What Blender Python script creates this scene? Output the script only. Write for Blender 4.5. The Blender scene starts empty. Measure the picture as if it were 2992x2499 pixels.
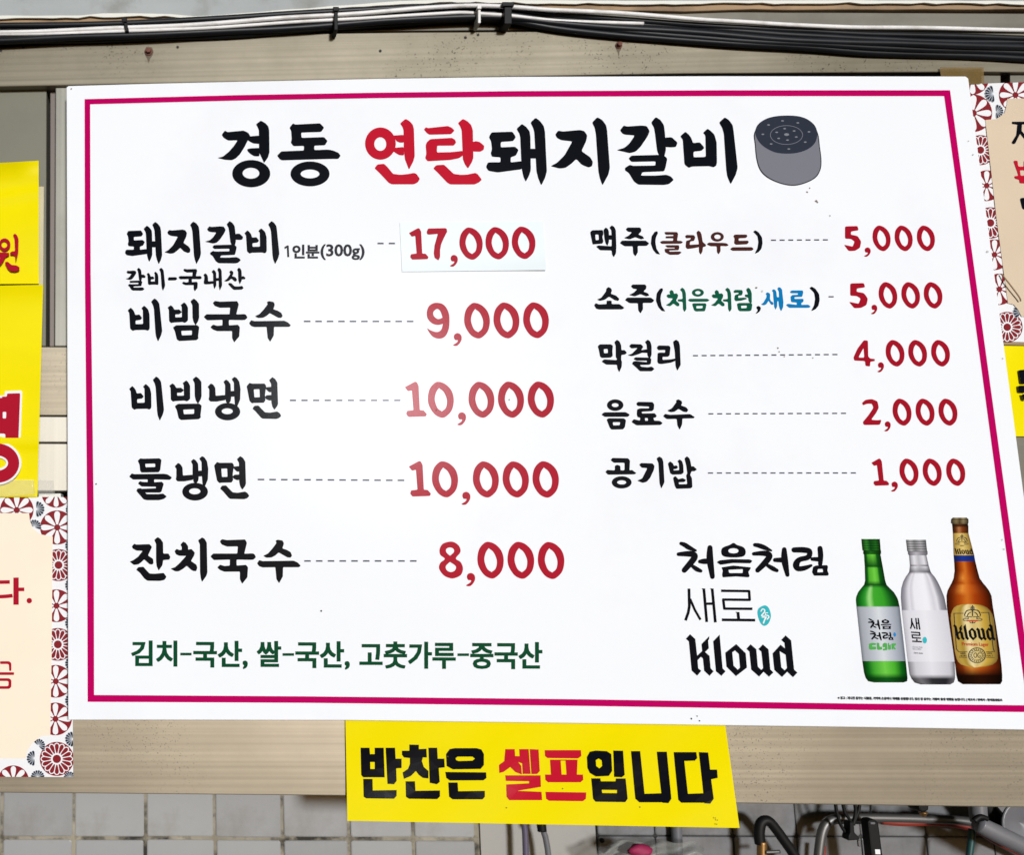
import bpy, math, random
import numpy as np
from mathutils import Vector, Matrix
from mathutils.geometry import delaunay_2d_cdt
random.seed(7)
SC = bpy.context.scene
COL = SC.collection

# ------------------------------------------------------------------ camera
# pinhole solved from the four corners of the 1.5 m wide menu board
F, PX, PY, IW, IH = 2800.0, 500.0, 1249.5, 2992.0, 2499.0
BOARD_Y = -0.030
def solve():
    Q = [(194, 250), (2830, 222), (3082, 2136), (199, 2105)]
    W, H = 1.5, 1.5 / 1.4270
    S = [(0, H), (W, H), (W, 0), (0, 0)]
    A = []
    for (X, Z), (x, y) in zip(S, Q):
        A.append([X, Z, 1, 0, 0, 0, -x * X, -x * Z, -x]); A.append([0, 0, 0, X, Z, 1, -y * X, -y * Z, -y])
    h = np.linalg.svd(np.array(A))[2][-1].reshape(3, 3)
    K = np.array([[F, 0, PX], [0, F, PY], [0, 0, 1.0]])
    g = np.linalg.inv(K) @ h
    if g[2, 2] < 0: g = -g
    s = (np.linalg.norm(g[:, 0]) + np.linalg.norm(g[:, 1])) / 2
    g = g / s
    r1 = g[:, 0] / np.linalg.norm(g[:, 0]); r2 = g[:, 1] / np.linalg.norm(g[:, 1])
    m = (r1 + r2) / np.linalg.norm(r1 + r2); d = (r1 - r2) / np.linalg.norm(r1 - r2)
    r1 = (m + d) / math.sqrt(2); r2 = (m - d) / math.sqrt(2)
    r3 = -np.cross(r1, r2)                       # into the wall
    R = np.stack([r1, r3, r2], axis=1)           # world X, Y, Z -> camera (x right, y down, z forward)
    t = g[:, 2] - r3 * BOARD_Y
    return R, t
RC, TC = solve()
CAMPOS = -RC.T @ TC
def at(px, py, Y):
    d = RC.T @ np.array([(px - PX) / F, (py - PY) / F, 1.0])
    k = (Y - CAMPOS[1]) / d[1]
    p = CAMPOS + d * k
    return Vector((p[0], Y, p[2]))
cam = bpy.data.cameras.new('camera'); camo = bpy.data.objects.new('camera', cam); COL.objects.link(camo)
Rb = RC.T @ np.diag([1, -1, -1])
M = Matrix([[*Rb[0], CAMPOS[0]], [*Rb[1], CAMPOS[1]], [*Rb[2], CAMPOS[2]], [0, 0, 0, 1]])
camo.matrix_world = M
cam.sensor_width = 36; cam.lens = F / IW * 36; cam.clip_start = 0.02; cam.clip_end = 200; cam.dof.use_dof = True; cam.dof.aperture_fstop = 2.0; cam.dof.focus_distance = float((RC @ np.array(at(1650, 1200, BOARD_Y)) + TC)[2])
cam.shift_x = (IW / 2 - PX) / IW; cam.shift_y = (PY - IH / 2) / IW
SC.camera = camo

# ------------------------------------------------------------------ light
_d = RC.T @ np.array([(1130 - PX) / F, (1150 - PY) / F, 1.0]); _d /= np.linalg.norm(_d)      # the sun's glare lies left of the board's middle
SUN_EL, SUN_AZ = math.degrees(math.asin(_d[2])), math.degrees(math.atan2(_d[0], _d[1]))      # degrees above the horizon, degrees to the right of the wall's normal
print('sun', SUN_EL, SUN_AZ)
w = bpy.data.worlds.new('World'); SC.world = w; w.use_nodes = True
nt = w.node_tree; bg = nt.nodes['Background']
sky = nt.nodes.new('ShaderNodeTexSky'); sky.sky_type = 'NISHITA'; sky.sun_disc = False
sky.sun_elevation = math.radians(SUN_EL)
sky.sun_rotation = math.radians(180 - SUN_AZ); sky.air_density = 1.0; sky.dust_density = 0.6; sky.ozone_density = 1.0
nt.links.new(sky.outputs[0], bg.inputs[0]); bg.inputs[1].default_value = 0.05
sd = bpy.data.lights.new('sun', 'SUN'); sd.energy = 3.5; sd.angle = math.radians(7); sd.color = (0.95, 0.97, 1.0)
so = bpy.data.objects.new('sun', sd); COL.objects.link(so)
sdir = Vector((math.sin(math.radians(SUN_AZ)) * math.cos(math.radians(SUN_EL)), -math.cos(math.radians(SUN_AZ)) * math.cos(math.radians(SUN_EL)), math.sin(math.radians(SUN_EL))))
so.rotation_euler = sdir.to_track_quat('Z', 'Y').to_euler(); so.location = (0.7, -3, 2.5)
SC.view_settings.view_transform = 'Standard'; SC.view_settings.look = 'None'
SC.view_settings.exposure = 0.0; SC.view_settings.gamma = 1.0
SC.render.engine = 'CYCLES'; SC.cycles.max_bounces = 6; SC.cycles.transparent_max_bounces = 12

# ------------------------------------------------------------------ materials
def mat(name, col, rough=0.5, metal=0.0, var=0.0, vscale=(8, 8, 8), bump=0.0, bscale=400.0, spec=0.5, trans=0.0, alpha=1.0,
        grime=None, gscale=6.0, glo=0.5, ghi=0.75, coat=0.0, vcol=None, pits=None, pscale=160):
    m = bpy.data.materials.new(name); m.use_nodes = True
    n = m.node_tree.nodes; l = m.node_tree.links; b = n['Principled BSDF']
    b.inputs['Base Color'].default_value = (*col, 1); b.inputs['Roughness'].default_value = rough
    b.inputs['Metallic'].default_value = metal; b.inputs['Specular IOR Level'].default_value = spec
    b.inputs['Transmission Weight'].default_value = trans; b.inputs['Alpha'].default_value = alpha
    b.inputs['Coat Weight'].default_value = coat
    tc = n.new('ShaderNodeTexCoord'); out = None
    if vcol:
        a = n.new('ShaderNodeAttribute'); a.attribute_name = vcol; out = a.outputs['Color']
    if var > 0:
        mp = n.new('ShaderNodeMapping'); mp.inputs['Scale'].default_value = vscale
        ns = n.new('ShaderNodeTexNoise'); ns.inputs['Scale'].default_value = 1.0; ns.inputs['Detail'].default_value = 6
        l.new(tc.outputs['Object'], mp.inputs[0]); l.new(mp.outputs[0], ns.inputs[0])
        mr = n.new('ShaderNodeMapRange'); mr.inputs[1].default_value = 0.25; mr.inputs[2].default_value = 0.75
        mr.inputs[3].default_value = 1 - var; mr.inputs[4].default_value = 1 + var
        l.new(ns.outputs[0], mr.inputs[0])
        mx = n.new('ShaderNodeVectorMath'); mx.operation = 'SCALE'
        if out: l.new(out, mx.inputs[0])
        else: mx.inputs[0].default_value = col
        l.new(mr.outputs[0], mx.inputs['Scale']); out = mx.outputs[0]
        r2 = n.new('ShaderNodeMapRange'); r2.inputs[3].default_value = rough * 0.85; r2.inputs[4].default_value = min(1, rough * 1.2)
        l.new(ns.outputs[0], r2.inputs[0]); l.new(r2.outputs[0], b.inputs['Roughness'])
    if grime:
        ns = n.new('ShaderNodeTexNoise'); ns.inputs['Scale'].default_value = gscale; ns.inputs['Detail'].default_value = 9; ns.inputs['Roughness'].default_value = 0.65
        l.new(tc.outputs['Object'], ns.inputs[0])
        cr = n.new('ShaderNodeMapRange'); cr.inputs[1].default_value = glo; cr.inputs[2].default_value = ghi
        l.new(ns.outputs[0], cr.inputs[0])
        mx = n.new('ShaderNodeMix'); mx.data_type = 'RGBA'; mx.inputs[7].default_value = (*grime, 1)
        if out: l.new(out, mx.inputs[6])
        else: mx.inputs[6].default_value = (*col, 1)
        l.new(cr.outputs[0], mx.inputs[0]); out = mx.outputs[2]
    if pits:                                 # pitting in patches: small dark dots where a broad noise is high
        n1 = n.new('ShaderNodeTexNoise'); n1.inputs['Scale'].default_value = pscale; n1.inputs['Detail'].default_value = 1
        n2 = n.new('ShaderNodeTexNoise'); n2.inputs['Scale'].default_value = 4.5; n2.inputs['Detail'].default_value = 3
        for q in (n1, n2): l.new(tc.outputs['Object'], q.inputs[0])
        r1 = n.new('ShaderNodeMapRange'); r1.inputs[1].default_value = 0.64; r1.inputs[2].default_value = 0.72; l.new(n1.outputs[0], r1.inputs[0])
        r3 = n.new('ShaderNodeMapRange'); r3.inputs[1].default_value = 0.50; r3.inputs[2].default_value = 0.62; l.new(n2.outputs[0], r3.inputs[0])
        mm = n.new('ShaderNodeMath'); mm.operation = 'MULTIPLY'; l.new(r1.outputs[0], mm.inputs[0]); l.new(r3.outputs[0], mm.inputs[1])
        mx = n.new('ShaderNodeMix'); mx.data_type = 'RGBA'; mx.inputs[7].default_value = (*pits, 1)
        if out: l.new(out, mx.inputs[6])
        else: mx.inputs[6].default_value = (*col, 1)
        l.new(mm.outputs[0], mx.inputs[0]); out = mx.outputs[2]
    if out: l.new(out, b.inputs['Base Color'])
    if bump > 0:
        ns = n.new('ShaderNodeTexNoise'); ns.inputs['Scale'].default_value = bscale; ns.inputs['Detail'].default_value = 2
        l.new(tc.outputs['Object'], ns.inputs[0])
        bp = n.new('ShaderNodeBump'); bp.inputs['Strength'].default_value = bump; bp.inputs['Distance'].default_value = min(0.001, 0.10 / bscale)
        l.new(ns.outputs[0], bp.inputs['Height']); l.new(bp.outputs[0], b.inputs['Normal'])
    return m
PR, SP = 0.18, 0.028
def ink(name, col, **k): return mat(name, col, rough=PR, spec=SP, bump=0.35, bscale=900, var=0.06, vscale=(3, 3, 3), **k)
MT = dict(
    board=mat('board_white_print', (0.775, 0.80, 0.835), rough=PR, spec=SP, bump=0.35, bscale=900, var=0.02, vscale=(1.6, 1.6, 1.6), grime=(0.70, 0.715, 0.765), gscale=1.7, glo=0.50, ghi=0.80),
    foam=mat('foam_edge', (0.8, 0.8, 0.8), 0.7),
    black=ink('print_black', (0.0035, 0.0045, 0.0075)), red=ink('print_red', (0.36, 0.008, 0.024)), dred=ink('print_dark_red', (0.32, 0.006, 0.018)),
    title_red=ink('print_title_red', (0.46, 0.008, 0.026)),
    brown=ink('print_brown', (0.055, 0.016, 0.014)), green=ink('print_green', (0.002, 0.058, 0.022)), dgreen=ink('print_deep_green', (0.003, 0.085, 0.045)),
    blue=ink('print_blue', (0.003, 0.17, 0.42)), magenta=ink('print_magenta', (0.43, 0.0005, 0.095)), dash=ink('print_slate', (0.07, 0.075, 0.11)),
    teal=ink('print_teal', (0.03, 0.40, 0.45)), grey=ink('print_grey', (0.165, 0.17, 0.20)), dgrey=ink('print_dark_grey', (0.025, 0.026, 0.033)),
    mgrey=ink('print_mid_grey', (0.19, 0.20, 0.22)),
    picture=mat('bottle_print', (1, 1, 1), rough=PR, spec=SP, bump=0.2, bscale=900, vcol='Col'),
    gold=ink('print_gold', (0.60, 0.42, 0.11)), white=mat('print_white', (0.78, 0.78, 0.8), rough=PR, spec=SP), lred=ink('label_red', (0.45, 0.03, 0.02)),
    lgreen=ink('print_lime', (0.07, 0.34, 0.07)), lblue=ink('print_light_blue', (0.03, 0.20, 0.50)),
    sticker=mat('price_patch_vinyl', (0.70, 0.77, 0.80), rough=0.3, spec=0.1, bump=0.2, bscale=700),
    yellow=mat('yellow_vinyl', (0.74, 0.62, 0.0), rough=0.42, spec=0.02, bump=0.1, bscale=500, var=0.03, vscale=(5, 5, 5)),
    yellow2=mat('yellow_poster', (0.76, 0.65, 0.0), rough=0.4, spec=0.05, var=0.04, vscale=(9, 9, 9)),
    beige=mat('poster_beige', (0.80, 0.71, 0.57), rough=0.5, spec=0.15, var=0.03, vscale=(10, 10, 10)),
    beige2=mat('darker_poster_beige', (0.60, 0.49, 0.36), rough=0.5, spec=0.15, var=0.05, vscale=(10, 10, 10)),  # darker beige for the right-hand notice
    pwhite=mat('poster_white', (0.74, 0.75, 0.77), rough=0.45, spec=0.15), pred=mat('poster_crimson', (0.20, 0.008, 0.014), rough=0.45, spec=0.1),
    fanline=mat('poster_pale_blue', (0.42, 0.45, 0.5), rough=0.45, spec=0.1),
    navy=mat('poster_navy', (0.010, 0.016, 0.032), rough=0.45, spec=0.1),
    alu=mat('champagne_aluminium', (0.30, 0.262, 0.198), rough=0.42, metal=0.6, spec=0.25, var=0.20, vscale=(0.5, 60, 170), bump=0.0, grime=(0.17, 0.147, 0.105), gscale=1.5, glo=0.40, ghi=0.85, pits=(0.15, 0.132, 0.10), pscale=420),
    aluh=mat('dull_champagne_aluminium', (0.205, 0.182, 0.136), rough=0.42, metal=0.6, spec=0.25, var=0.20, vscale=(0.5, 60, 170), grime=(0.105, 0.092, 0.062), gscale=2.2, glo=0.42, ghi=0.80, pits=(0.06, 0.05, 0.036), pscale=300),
    frame=mat('dull_frame_aluminium', (0.25, 0.245, 0.21), rough=0.4, metal=0.5, var=0.12, vscale=(160, 30, 0.6), grime=(0.18, 0.175, 0.145), gscale=5),
    backing=mat('cream_backing', (0.52, 0.47, 0.30), rough=0.6, var=0.1, vscale=(20, 20, 20)),
    alud=mat('weathered_aluminium', (0.16, 0.15, 0.12), rough=0.5, metal=0.4, var=0.10, vscale=(0.8, 30, 90), grime=(0.09, 0.08, 0.065), gscale=5, glo=0.45, ghi=0.75),
    olive=mat('olive_panel', (0.15, 0.148, 0.11), rough=0.55, metal=0.2, var=0.05, vscale=(6, 6, 6), grime=(0.13, 0.125, 0.095), gscale=4),
    strip=mat('pale_aluminium_strip', (0.42, 0.40, 0.345), rough=0.4, metal=0.5, var=0.08, vscale=(120, 30, 0.6)),
    dark=mat('dark_gap', (0.018, 0.017, 0.016), rough=0.8), brownstrip=mat('brown_track', (0.15, 0.125, 0.11), rough=0.5, metal=0.3, var=0.15, vscale=(150, 9, 2)),
    plaster=mat('peeling_plaster', (0.33, 0.355, 0.36), rough=0.75, bump=0.6, bscale=60, var=0.12, vscale=(4, 4, 14), grime=(0.2, 0.2, 0.18), gscale=7, glo=0.5, ghi=0.7),
    plasteredge=mat('torn_paint_skin', (0.68, 0.68, 0.62), rough=0.6, bump=0.5, bscale=90),
    wood=mat('brown_board', (0.30, 0.20, 0.11), rough=0.7, var=0.25, vscale=(3, 20, 60), grime=(0.10, 0.06, 0.035), gscale=6),
    cable=mat('black_cable', (0.006, 0.0075, 0.010), rough=0.42, spec=0.3, var=0.3, vscale=(14, 14, 14), bump=0.15, bscale=60),
    wcable=mat('white_cable', (0.74, 0.73, 0.72), rough=0.45, var=0.12, vscale=(14, 14, 14), grime=(0.45, 0.42, 0.38), gscale=25, glo=0.5, ghi=0.8),
    tie=mat('black_tie', (0.005, 0.005, 0.006), rough=0.45, spec=0.2), rust=mat('rusty_bolt', (0.12, 0.045, 0.03), rough=0.8, bump=1.0, bscale=250, var=0.4, vscale=(60, 60, 60)),
    stain=mat('rust_stain', (0.10, 0.06, 0.04), rough=0.9, alpha=0.45),
    tile=mat('grey_tile_glaze', (0.315, 0.32, 0.322), rough=0.22, var=0.05, vscale=(9, 9, 9), bump=0.05, bscale=20, grime=(0.27, 0.268, 0.26), gscale=12, glo=0.55, ghi=0.8),
    tileb=mat('pale_tile_glaze', (0.33, 0.335, 0.335), rough=0.18, var=0.06, vscale=(7, 7, 7), bump=0.05, bscale=20, grime=(0.28, 0.275, 0.26), gscale=9, glo=0.55, ghi=0.72),
    tilec=mat('smoky_tile_glaze', (0.28, 0.284, 0.286), rough=0.28, var=0.08, vscale=(6, 6, 6), bump=0.05, bscale=20, grime=(0.22, 0.215, 0.205), gscale=8, glo=0.5, ghi=0.72),
    tile2=mat('shaded_grey_tile_glaze', (0.19, 0.19, 0.195), rough=0.22, var=0.12, vscale=(9, 9, 9), bump=0.05, bscale=20, grime=(0.10, 0.10, 0.095), gscale=12, glo=0.45, ghi=0.75),  # shade of the right-hand recess is put into this glaze colour
    grout=mat('grout', (0.27, 0.24, 0.18), rough=0.9, var=0.35, vscale=(25, 25, 25), grime=(0.025, 0.022, 0.015), gscale=14, glo=0.47, ghi=0.60),
    grout2=mat('dark_grout', (0.03, 0.028, 0.026), rough=0.9),
    cream=mat('cream_panel', (0.30, 0.288, 0.262), rough=0.5, grime=(0.24, 0.21, 0.17), gscale=9),
    pipe=mat('mauve_pipe', (0.10, 0.085, 0.13), rough=0.4), gpipe=mat('grey_pipe', (0.13, 0.13, 0.14), rough=0.4),
    steel=mat('braided_steel', (0.16, 0.155, 0.15), rough=0.45, metal=0.7, bump=0.6, bscale=900), rubber=mat('black_rubber', (0.006, 0.006, 0.006), rough=0.55, spec=0.2),
    redhose=mat('red_hose', (0.24, 0.028, 0.016), rough=0.45), wpipe=mat('pale_pipe', (0.15, 0.15, 0.16), rough=0.4, var=0.2, vscale=(15, 15, 15)),
    brass=mat('brass_fitting', (0.35, 0.2, 0.07), rough=0.4, metal=0.8), pink=mat('pink_cloth', (0.30, 0.012, 0.07), rough=0.7, bump=0.5, bscale=120),
    bag=mat('cloudy_plastic', (0.28, 0.285, 0.26), rough=0.4, alpha=0.45, bump=0.6, bscale=40), tealc=mat('teal_cable', (0.01, 0.06, 0.06), rough=0.4),
    amber=mat('amber_tape', (0.22, 0.145, 0.05), rough=0.35, spec=0.1, alpha=0.5, var=0.1, vscale=(30, 30, 30)),
    tape=mat('clear_tape', (0.85, 0.85, 0.8), rough=0.1, alpha=0.12, bump=1.0, bscale=70, coat=1.0), speck=mat('brown_speck', (0.12, 0.07, 0.035), rough=0.8, alpha=0.7),
    smoke=mat('faint_smudge', (0.45, 0.44, 0.43), rough=0.5),
)

# ------------------------------------------------------------------ objects
def tag(o, label=None, cat=None, group=None, kind=None):
    if label: o['label'] = label
    if cat: o['category'] = cat
    if group: o['group'] = group
    if kind: o['kind'] = kind
    return o
def thing(name, loc, label, cat, group=None):
    o = bpy.data.objects.new(name, None); o.location = loc; o.empty_display_size = 0.05; COL.objects.link(o)
    return tag(o, label, cat, group)
def link(name, me, material, parent=None, label=None):
    if material is not None and not me.materials: me.materials.append(material)
    o = bpy.data.objects.new(name, me); COL.objects.link(o)
    if parent is not None:
        o.parent = parent; base = Vector(parent.location)
        if parent.parent: base += Vector(parent.parent.location)
        o.matrix_parent_inverse = Matrix.Identity(4)
        me.transform(Matrix.Translation(-base))
    if label: o['label'] = label
    return o
def mesh(name, v, f, smooth=False):
    me = bpy.data.meshes.new(name); me.from_pydata([tuple(p) for p in v], [], f); me.update()
    if smooth: me.polygons.foreach_set('use_smooth', [True] * len(me.polygons))
    return me
def finish_top(o):                      # a one-mesh thing: origin moved onto the object
    me = o.data; c = sum((v.co for v in me.vertices), Vector()) / len(me.vertices)
    me.transform(Matrix.Translation(-c)); o.location = c; return o

def pl(s):
    return [tuple(float(a) for a in p.split(',')) for p in s.split()]
def catmull(p, n, closed=False):
    p = [np.array(a, float) for a in p]; N = len(p); out = []
    rng = range(N) if closed else range(N - 1)
    for i in rng:
        if closed: a, b, c, d = p[i - 1], p[i], p[(i + 1) % N], p[(i + 2) % N]
        else: a, b, c, d = p[max(i - 1, 0)], p[i], p[i + 1], p[min(i + 2, N - 1)]
        for k in range(n):
            t = k / n
            out.append(0.5 * ((2 * b) + (-a + c) * t + (2 * a - 5 * b + 4 * c - d) * t * t + (-a + 3 * b - 3 * c + d) * t ** 3))
    if not closed: out.append(p[-1])
    return [tuple(q) for q in out]
def disc(x, y, r, n=12, ry=None, a0=0.0):
    ry = r if ry is None else ry
    return [(x + r * math.cos(a0 + 2 * math.pi * k / n), y + ry * math.sin(a0 + 2 * math.pi * k / n)) for k in range(n)]
def corner_round(p, k=0.22, mx=9.0):    # soften the corners of a traced outline
    out = []; N = len(p)
    for i in range(N):
        a, b, c = np.array(p[i - 1]), np.array(p[i]), np.array(p[(i + 1) % N])
        la, lc = np.linalg.norm(a - b) + 1e-9, np.linalg.norm(c - b) + 1e-9
        da, dc = min(mx, la * k), min(mx, lc * k)
        p0 = b + (a - b) / la * da; p1 = b + (c - b) / lc * dc
        out += [tuple(p0), tuple(0.25 * p0 + 0.5 * b + 0.25 * p1), tuple(p1)]
    return out
def strokes(pts):                       # tapering round brush stroke as a union of quads and discs
    s = catmull(pts, 4); out = []
    for i, (x, y, wd) in enumerate(s):
        out.append([disc(x, y, wd / 2, 10)])
        if i:
            x0, y0, w0 = s[i - 1]; dx, dy = x - x0, y - y0; L = math.hypot(dx, dy) or 1; nx, ny = -dy / L, dx / L
            out.append([[(x0 + nx * w0 / 2, y0 + ny * w0 / 2), (x + nx * wd / 2, y + ny * wd / 2), (x - nx * wd / 2, y - ny * wd / 2), (x0 - nx * w0 / 2, y0 - ny * w0 / 2)]])
    return out
def pline(wd, pts):                     # constant width, butt ends, round joints
    out = []
    for i in range(1, len(pts)):
        (x0, y0), (x, y) = pts[i - 1], pts[i]; dx, dy = x - x0, y - y0; L = math.hypot(dx, dy) or 1; nx, ny = -dy / L * wd / 2, dx / L * wd / 2
        out.append([[(x0 + nx, y0 + ny), (x + nx, y + ny), (x - nx, y - ny), (x0 - nx, y0 - ny)]])
        if i > 1: out.append([disc(x0, y0, wd / 2, 10)])
    return out
def parse(s):
    """one glyph: 'Z outline | hole', 'X sharp outline', 'S smooth outline | hole', 'O cx,cy rx,ry icx,icy irx,iry', 'B x,y,w ...', 'P w x,y ...'"""
    sh = []
    for cmd in s.split(';'):
        cmd = cmd.strip()
        if not cmd: continue
        k, r = cmd[0], cmd[1:].strip()
        if k in 'ZXS':
            loops = [pl(q) for q in r.split('|')]
            if k == 'Z': loops = [corner_round(q) for q in loops]
            if k == 'S': loops = [catmull(q, 4, True) for q in loops]
            sh.append(loops)
        elif k == 'O':
            c, rr, ic, ir = pl(r)
            sh.append([disc(c[0], c[1], rr[0], 36, rr[1]), disc(ic[0], ic[1], ir[0], 28, ir[1])])
        elif k == 'B': sh += strokes([(x, y, w_ * 1.16) for x, y, w_ in pl(r)])
        elif k == 'P':
            a = r.split(None, 1); sh += pline(float(a[0]), pl(a[1]))
    return sh
def xf(sh, f): return [[[f(*p) for p in lp] for lp in s] for s in sh]
def bbox(sh):
    a = np.array([p for s in sh for lp in s for p in lp]); return a[:, 0].min(), a[:, 1].min(), a[:, 0].max(), a[:, 1].max()
def region(x0, y0, s): return lambda x, y: (x0 + x / s, y0 + y / s)
def clip_poly(p, q):                     # Sutherland-Hodgman against a convex outline q
    ar = sum(q[i - 1][0] * q[i][1] - q[i][0] * q[i - 1][1] for i in range(len(q)))
    if ar < 0: q = q[::-1]
    for i in range(len(q)):
        a, b = q[i - 1], q[i]; out = []
        side = lambda c: (b[0] - a[0]) * (c[1] - a[1]) - (b[1] - a[1]) * (c[0] - a[0])
        for j in range(len(p)):
            c, d = p[j - 1], p[j]; sc, sd_ = side(c), side(d)
            if (sc >= 0) != (sd_ >= 0):
                t = sc / (sc - sd_); out.append((c[0] + (d[0] - c[0]) * t, c[1] + (d[1] - c[1]) * t))
            if sd_ >= 0: out.append(d)
        p = out
        if len(p) < 3: return []
    return p
def inside(pts, loops):
    x, y = pts[:, 0], pts[:, 1]; c = np.zeros(len(pts), bool)
    for lp in loops:
        a = np.array(lp); b = np.roll(a, 1, 0)
        for (x1, y1), (x2, y2) in zip(a, b):
            if y1 == y2: continue
            m = (y1 > y) != (y2 > y)
            c ^= m & (x < (x2 - x1) * (y - y1) / (y2 - y1) + x1)
    return c
def union(sh):
    V, E_ = [], []
    for s in sh:
        for lp in s:
            q = [lp[0]]
            for p in lp[1:]:
                if abs(p[0] - q[-1][0]) + abs(p[1] - q[-1][1]) > 0.02: q.append(p)
            n = len(V); V += [Vector((p[0] / 100, p[1] / 100)) for p in q]
            E_ += [(n + i, n + (i + 1) % len(q)) for i in range(len(q))]
    vs, es, fs, *_ = delaunay_2d_cdt(V, E_, [], 0, 1e-5)
    P = np.array([(v.x * 100, v.y * 100) for v in vs]); Fc = np.array([f for f in fs if len(f) == 3])
    if len(Fc) == 0: return P, []
    C = P[Fc].mean(1); keep = np.zeros(len(Fc), bool)
    for s in sh:
        a = np.array(s[0]); m = (C[:, 0] > a[:, 0].min()) & (C[:, 0] < a[:, 0].max()) & (C[:, 1] > a[:, 1].min()) & (C[:, 1] < a[:, 1].max()) & ~keep
        idx = np.nonzero(m)[0]
        if len(idx): keep[idx[inside(C[idx], s)]] = True
    Fk = Fc[keep]; used = np.unique(Fk); remap = -np.ones(len(P), int); remap[used] = np.arange(len(used))
    return P[used], remap[Fk].tolist()
def flat(name, sh, Y, material, parent, label=None, clip=None):
    """flat print: traced outlines in photo pixels laid on the real plane y = Y (or along the curved sheet Y(px, py))"""
    if clip: sh = [[q for q in (clip_poly(lp, clip) for lp in s) if q] for s in sh]; sh = [s for s in sh if s]
    if not sh: return None
    P, Fc = union(sh)
    yf = Y if callable(Y) else (lambda a, b: Y)
    v = [at(x, y, yf(x, y)) for x, y in P]
    f = []
    for t in Fc:
        n = (v[t[1]] - v[t[0]]).cross(v[t[2]] - v[t[0]])
        f.append(t if n.y < 0 else t[::-1])
    return link(name, mesh(name, v, f), material, parent, label)
def slab(name, outline, Y, th, material, parent=None, label=None):
    """prism: outline in photo pixels on the plane Y, extruded th metres into the wall"""
    front = [at(x, y, Y) for x, y in outline]; back = [p + Vector((0, th, 0)) for p in front]; n = len(front)
    ar = sum(front[i - 1].x * front[i].z - front[i].x * front[i - 1].z for i in range(n))
    o = list(range(n)) if ar > 0 else list(range(n))[::-1]
    f = [tuple(o), tuple(n + i for i in reversed(o))]
    for i in range(n):
        a, b = o[i], o[(i + 1) % n]; f.append((b, a, n + a, n + b))
    return link(name, mesh(name, front + back, f), material, parent, label)
def bevel(o, wd=0.0015, seg=2):
    m = o.modifiers.new('bevel', 'BEVEL'); m.width = wd; m.segments = seg; m.limit_method = 'ANGLE'; return o
def sheet(name, quad, Yf, material, parent=None, nu=20, nv=20, th=0.0004, label=None):
    """thin sheet of paper or vinyl; quad tl,tr,br,bl in pixels, Yf(u,v) its standoff"""
    tl, tr, br, bl = [np.array(q, float) for q in quad]; v = []
    for k in range(2):
        for j in range(nv + 1):
            for i in range(nu + 1):
                u, w_ = i / nu, j / nv
                p = (tl * (1 - u) + tr * u) * (1 - w_) + (bl * (1 - u) + br * u) * w_
                q = at(p[0], p[1], Yf(u, w_)); v.append(q + Vector((0, th * k, 0)))
    f = []; n = (nu + 1) * (nv + 1); ix = lambda i, j, k=0: k * n + j * (nu + 1) + i
    for j in range(nv):
        for i in range(nu):
            f.append((ix(i, j), ix(i, j + 1), ix(i + 1, j + 1), ix(i + 1, j)))
            f.append((ix(i, j, 1), ix(i + 1, j, 1), ix(i + 1, j + 1, 1), ix(i, j + 1, 1)))
    rim = [ix(i, 0) for i in range(nu)] + [ix(nu, j) for j in range(nv)] + [ix(nu - i, nv) for i in range(nu)] + [ix(0, nv - j) for j in range(nv)]
    c0 = len(v); v += [v[k] for k in rim] + [v[k + n] for k in rim]; R_ = len(rim)
    for k in range(R_): f.append((c0 + k, c0 + (k + 1) % R_, c0 + R_ + (k + 1) % R_, c0 + R_ + k))
    return link(name, mesh(name, v, f, True), material, parent, label)
def tube(name, pts, r, material, parent=None, n=10, sub=6, label=None, wob=0.0, flat_=1.0):
    """pts: (px, py, Y) control points; r metres or list"""
    c = [at(*p) for p in pts]; s = catmull([tuple(p) for p in c], sub); rs = r if isinstance(r, list) else [r] * len(pts)
    rr = catmull([(a, 0, 0) for a in rs], sub); v, f = [], []; ph = random.random() * 9
    s = [Vector(p) for p in s]; L = len(s)
    if wob:
        for i, p in enumerate(s):
            p.z += wob * (math.sin(ph + p.x * 9) + 0.6 * math.sin(2 * ph + p.x * 23)); p.y += wob * 0.6 * math.sin(3 * ph + p.x * 14)
    for i, p in enumerate(s):
        t = (s[min(i + 1, L - 1)] - s[max(i - 1, 0)]).normalized()
        up = Vector((0, -1, 0)); a = t.cross(up); a = a.normalized() if a.length > 1e-4 else Vector((1, 0, 0)); b = t.cross(a).normalized()
        for k in range(n):
            th = 2 * math.pi * k / n; v.append(p + (a * math.cos(th) + b * math.sin(th) * flat_) * rr[i][0])
    for i in range(L - 1):
        for k in range(n): f.append((i * n + k, i * n + (k + 1) % n, (i + 1) * n + (k + 1) % n, (i + 1) * n + k))
    f.append(tuple(range(n))[::-1]); f.append(tuple((L - 1) * n + k for k in range(n)))
    return link(name, mesh(name, v, f, True), material, parent, label)
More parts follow.
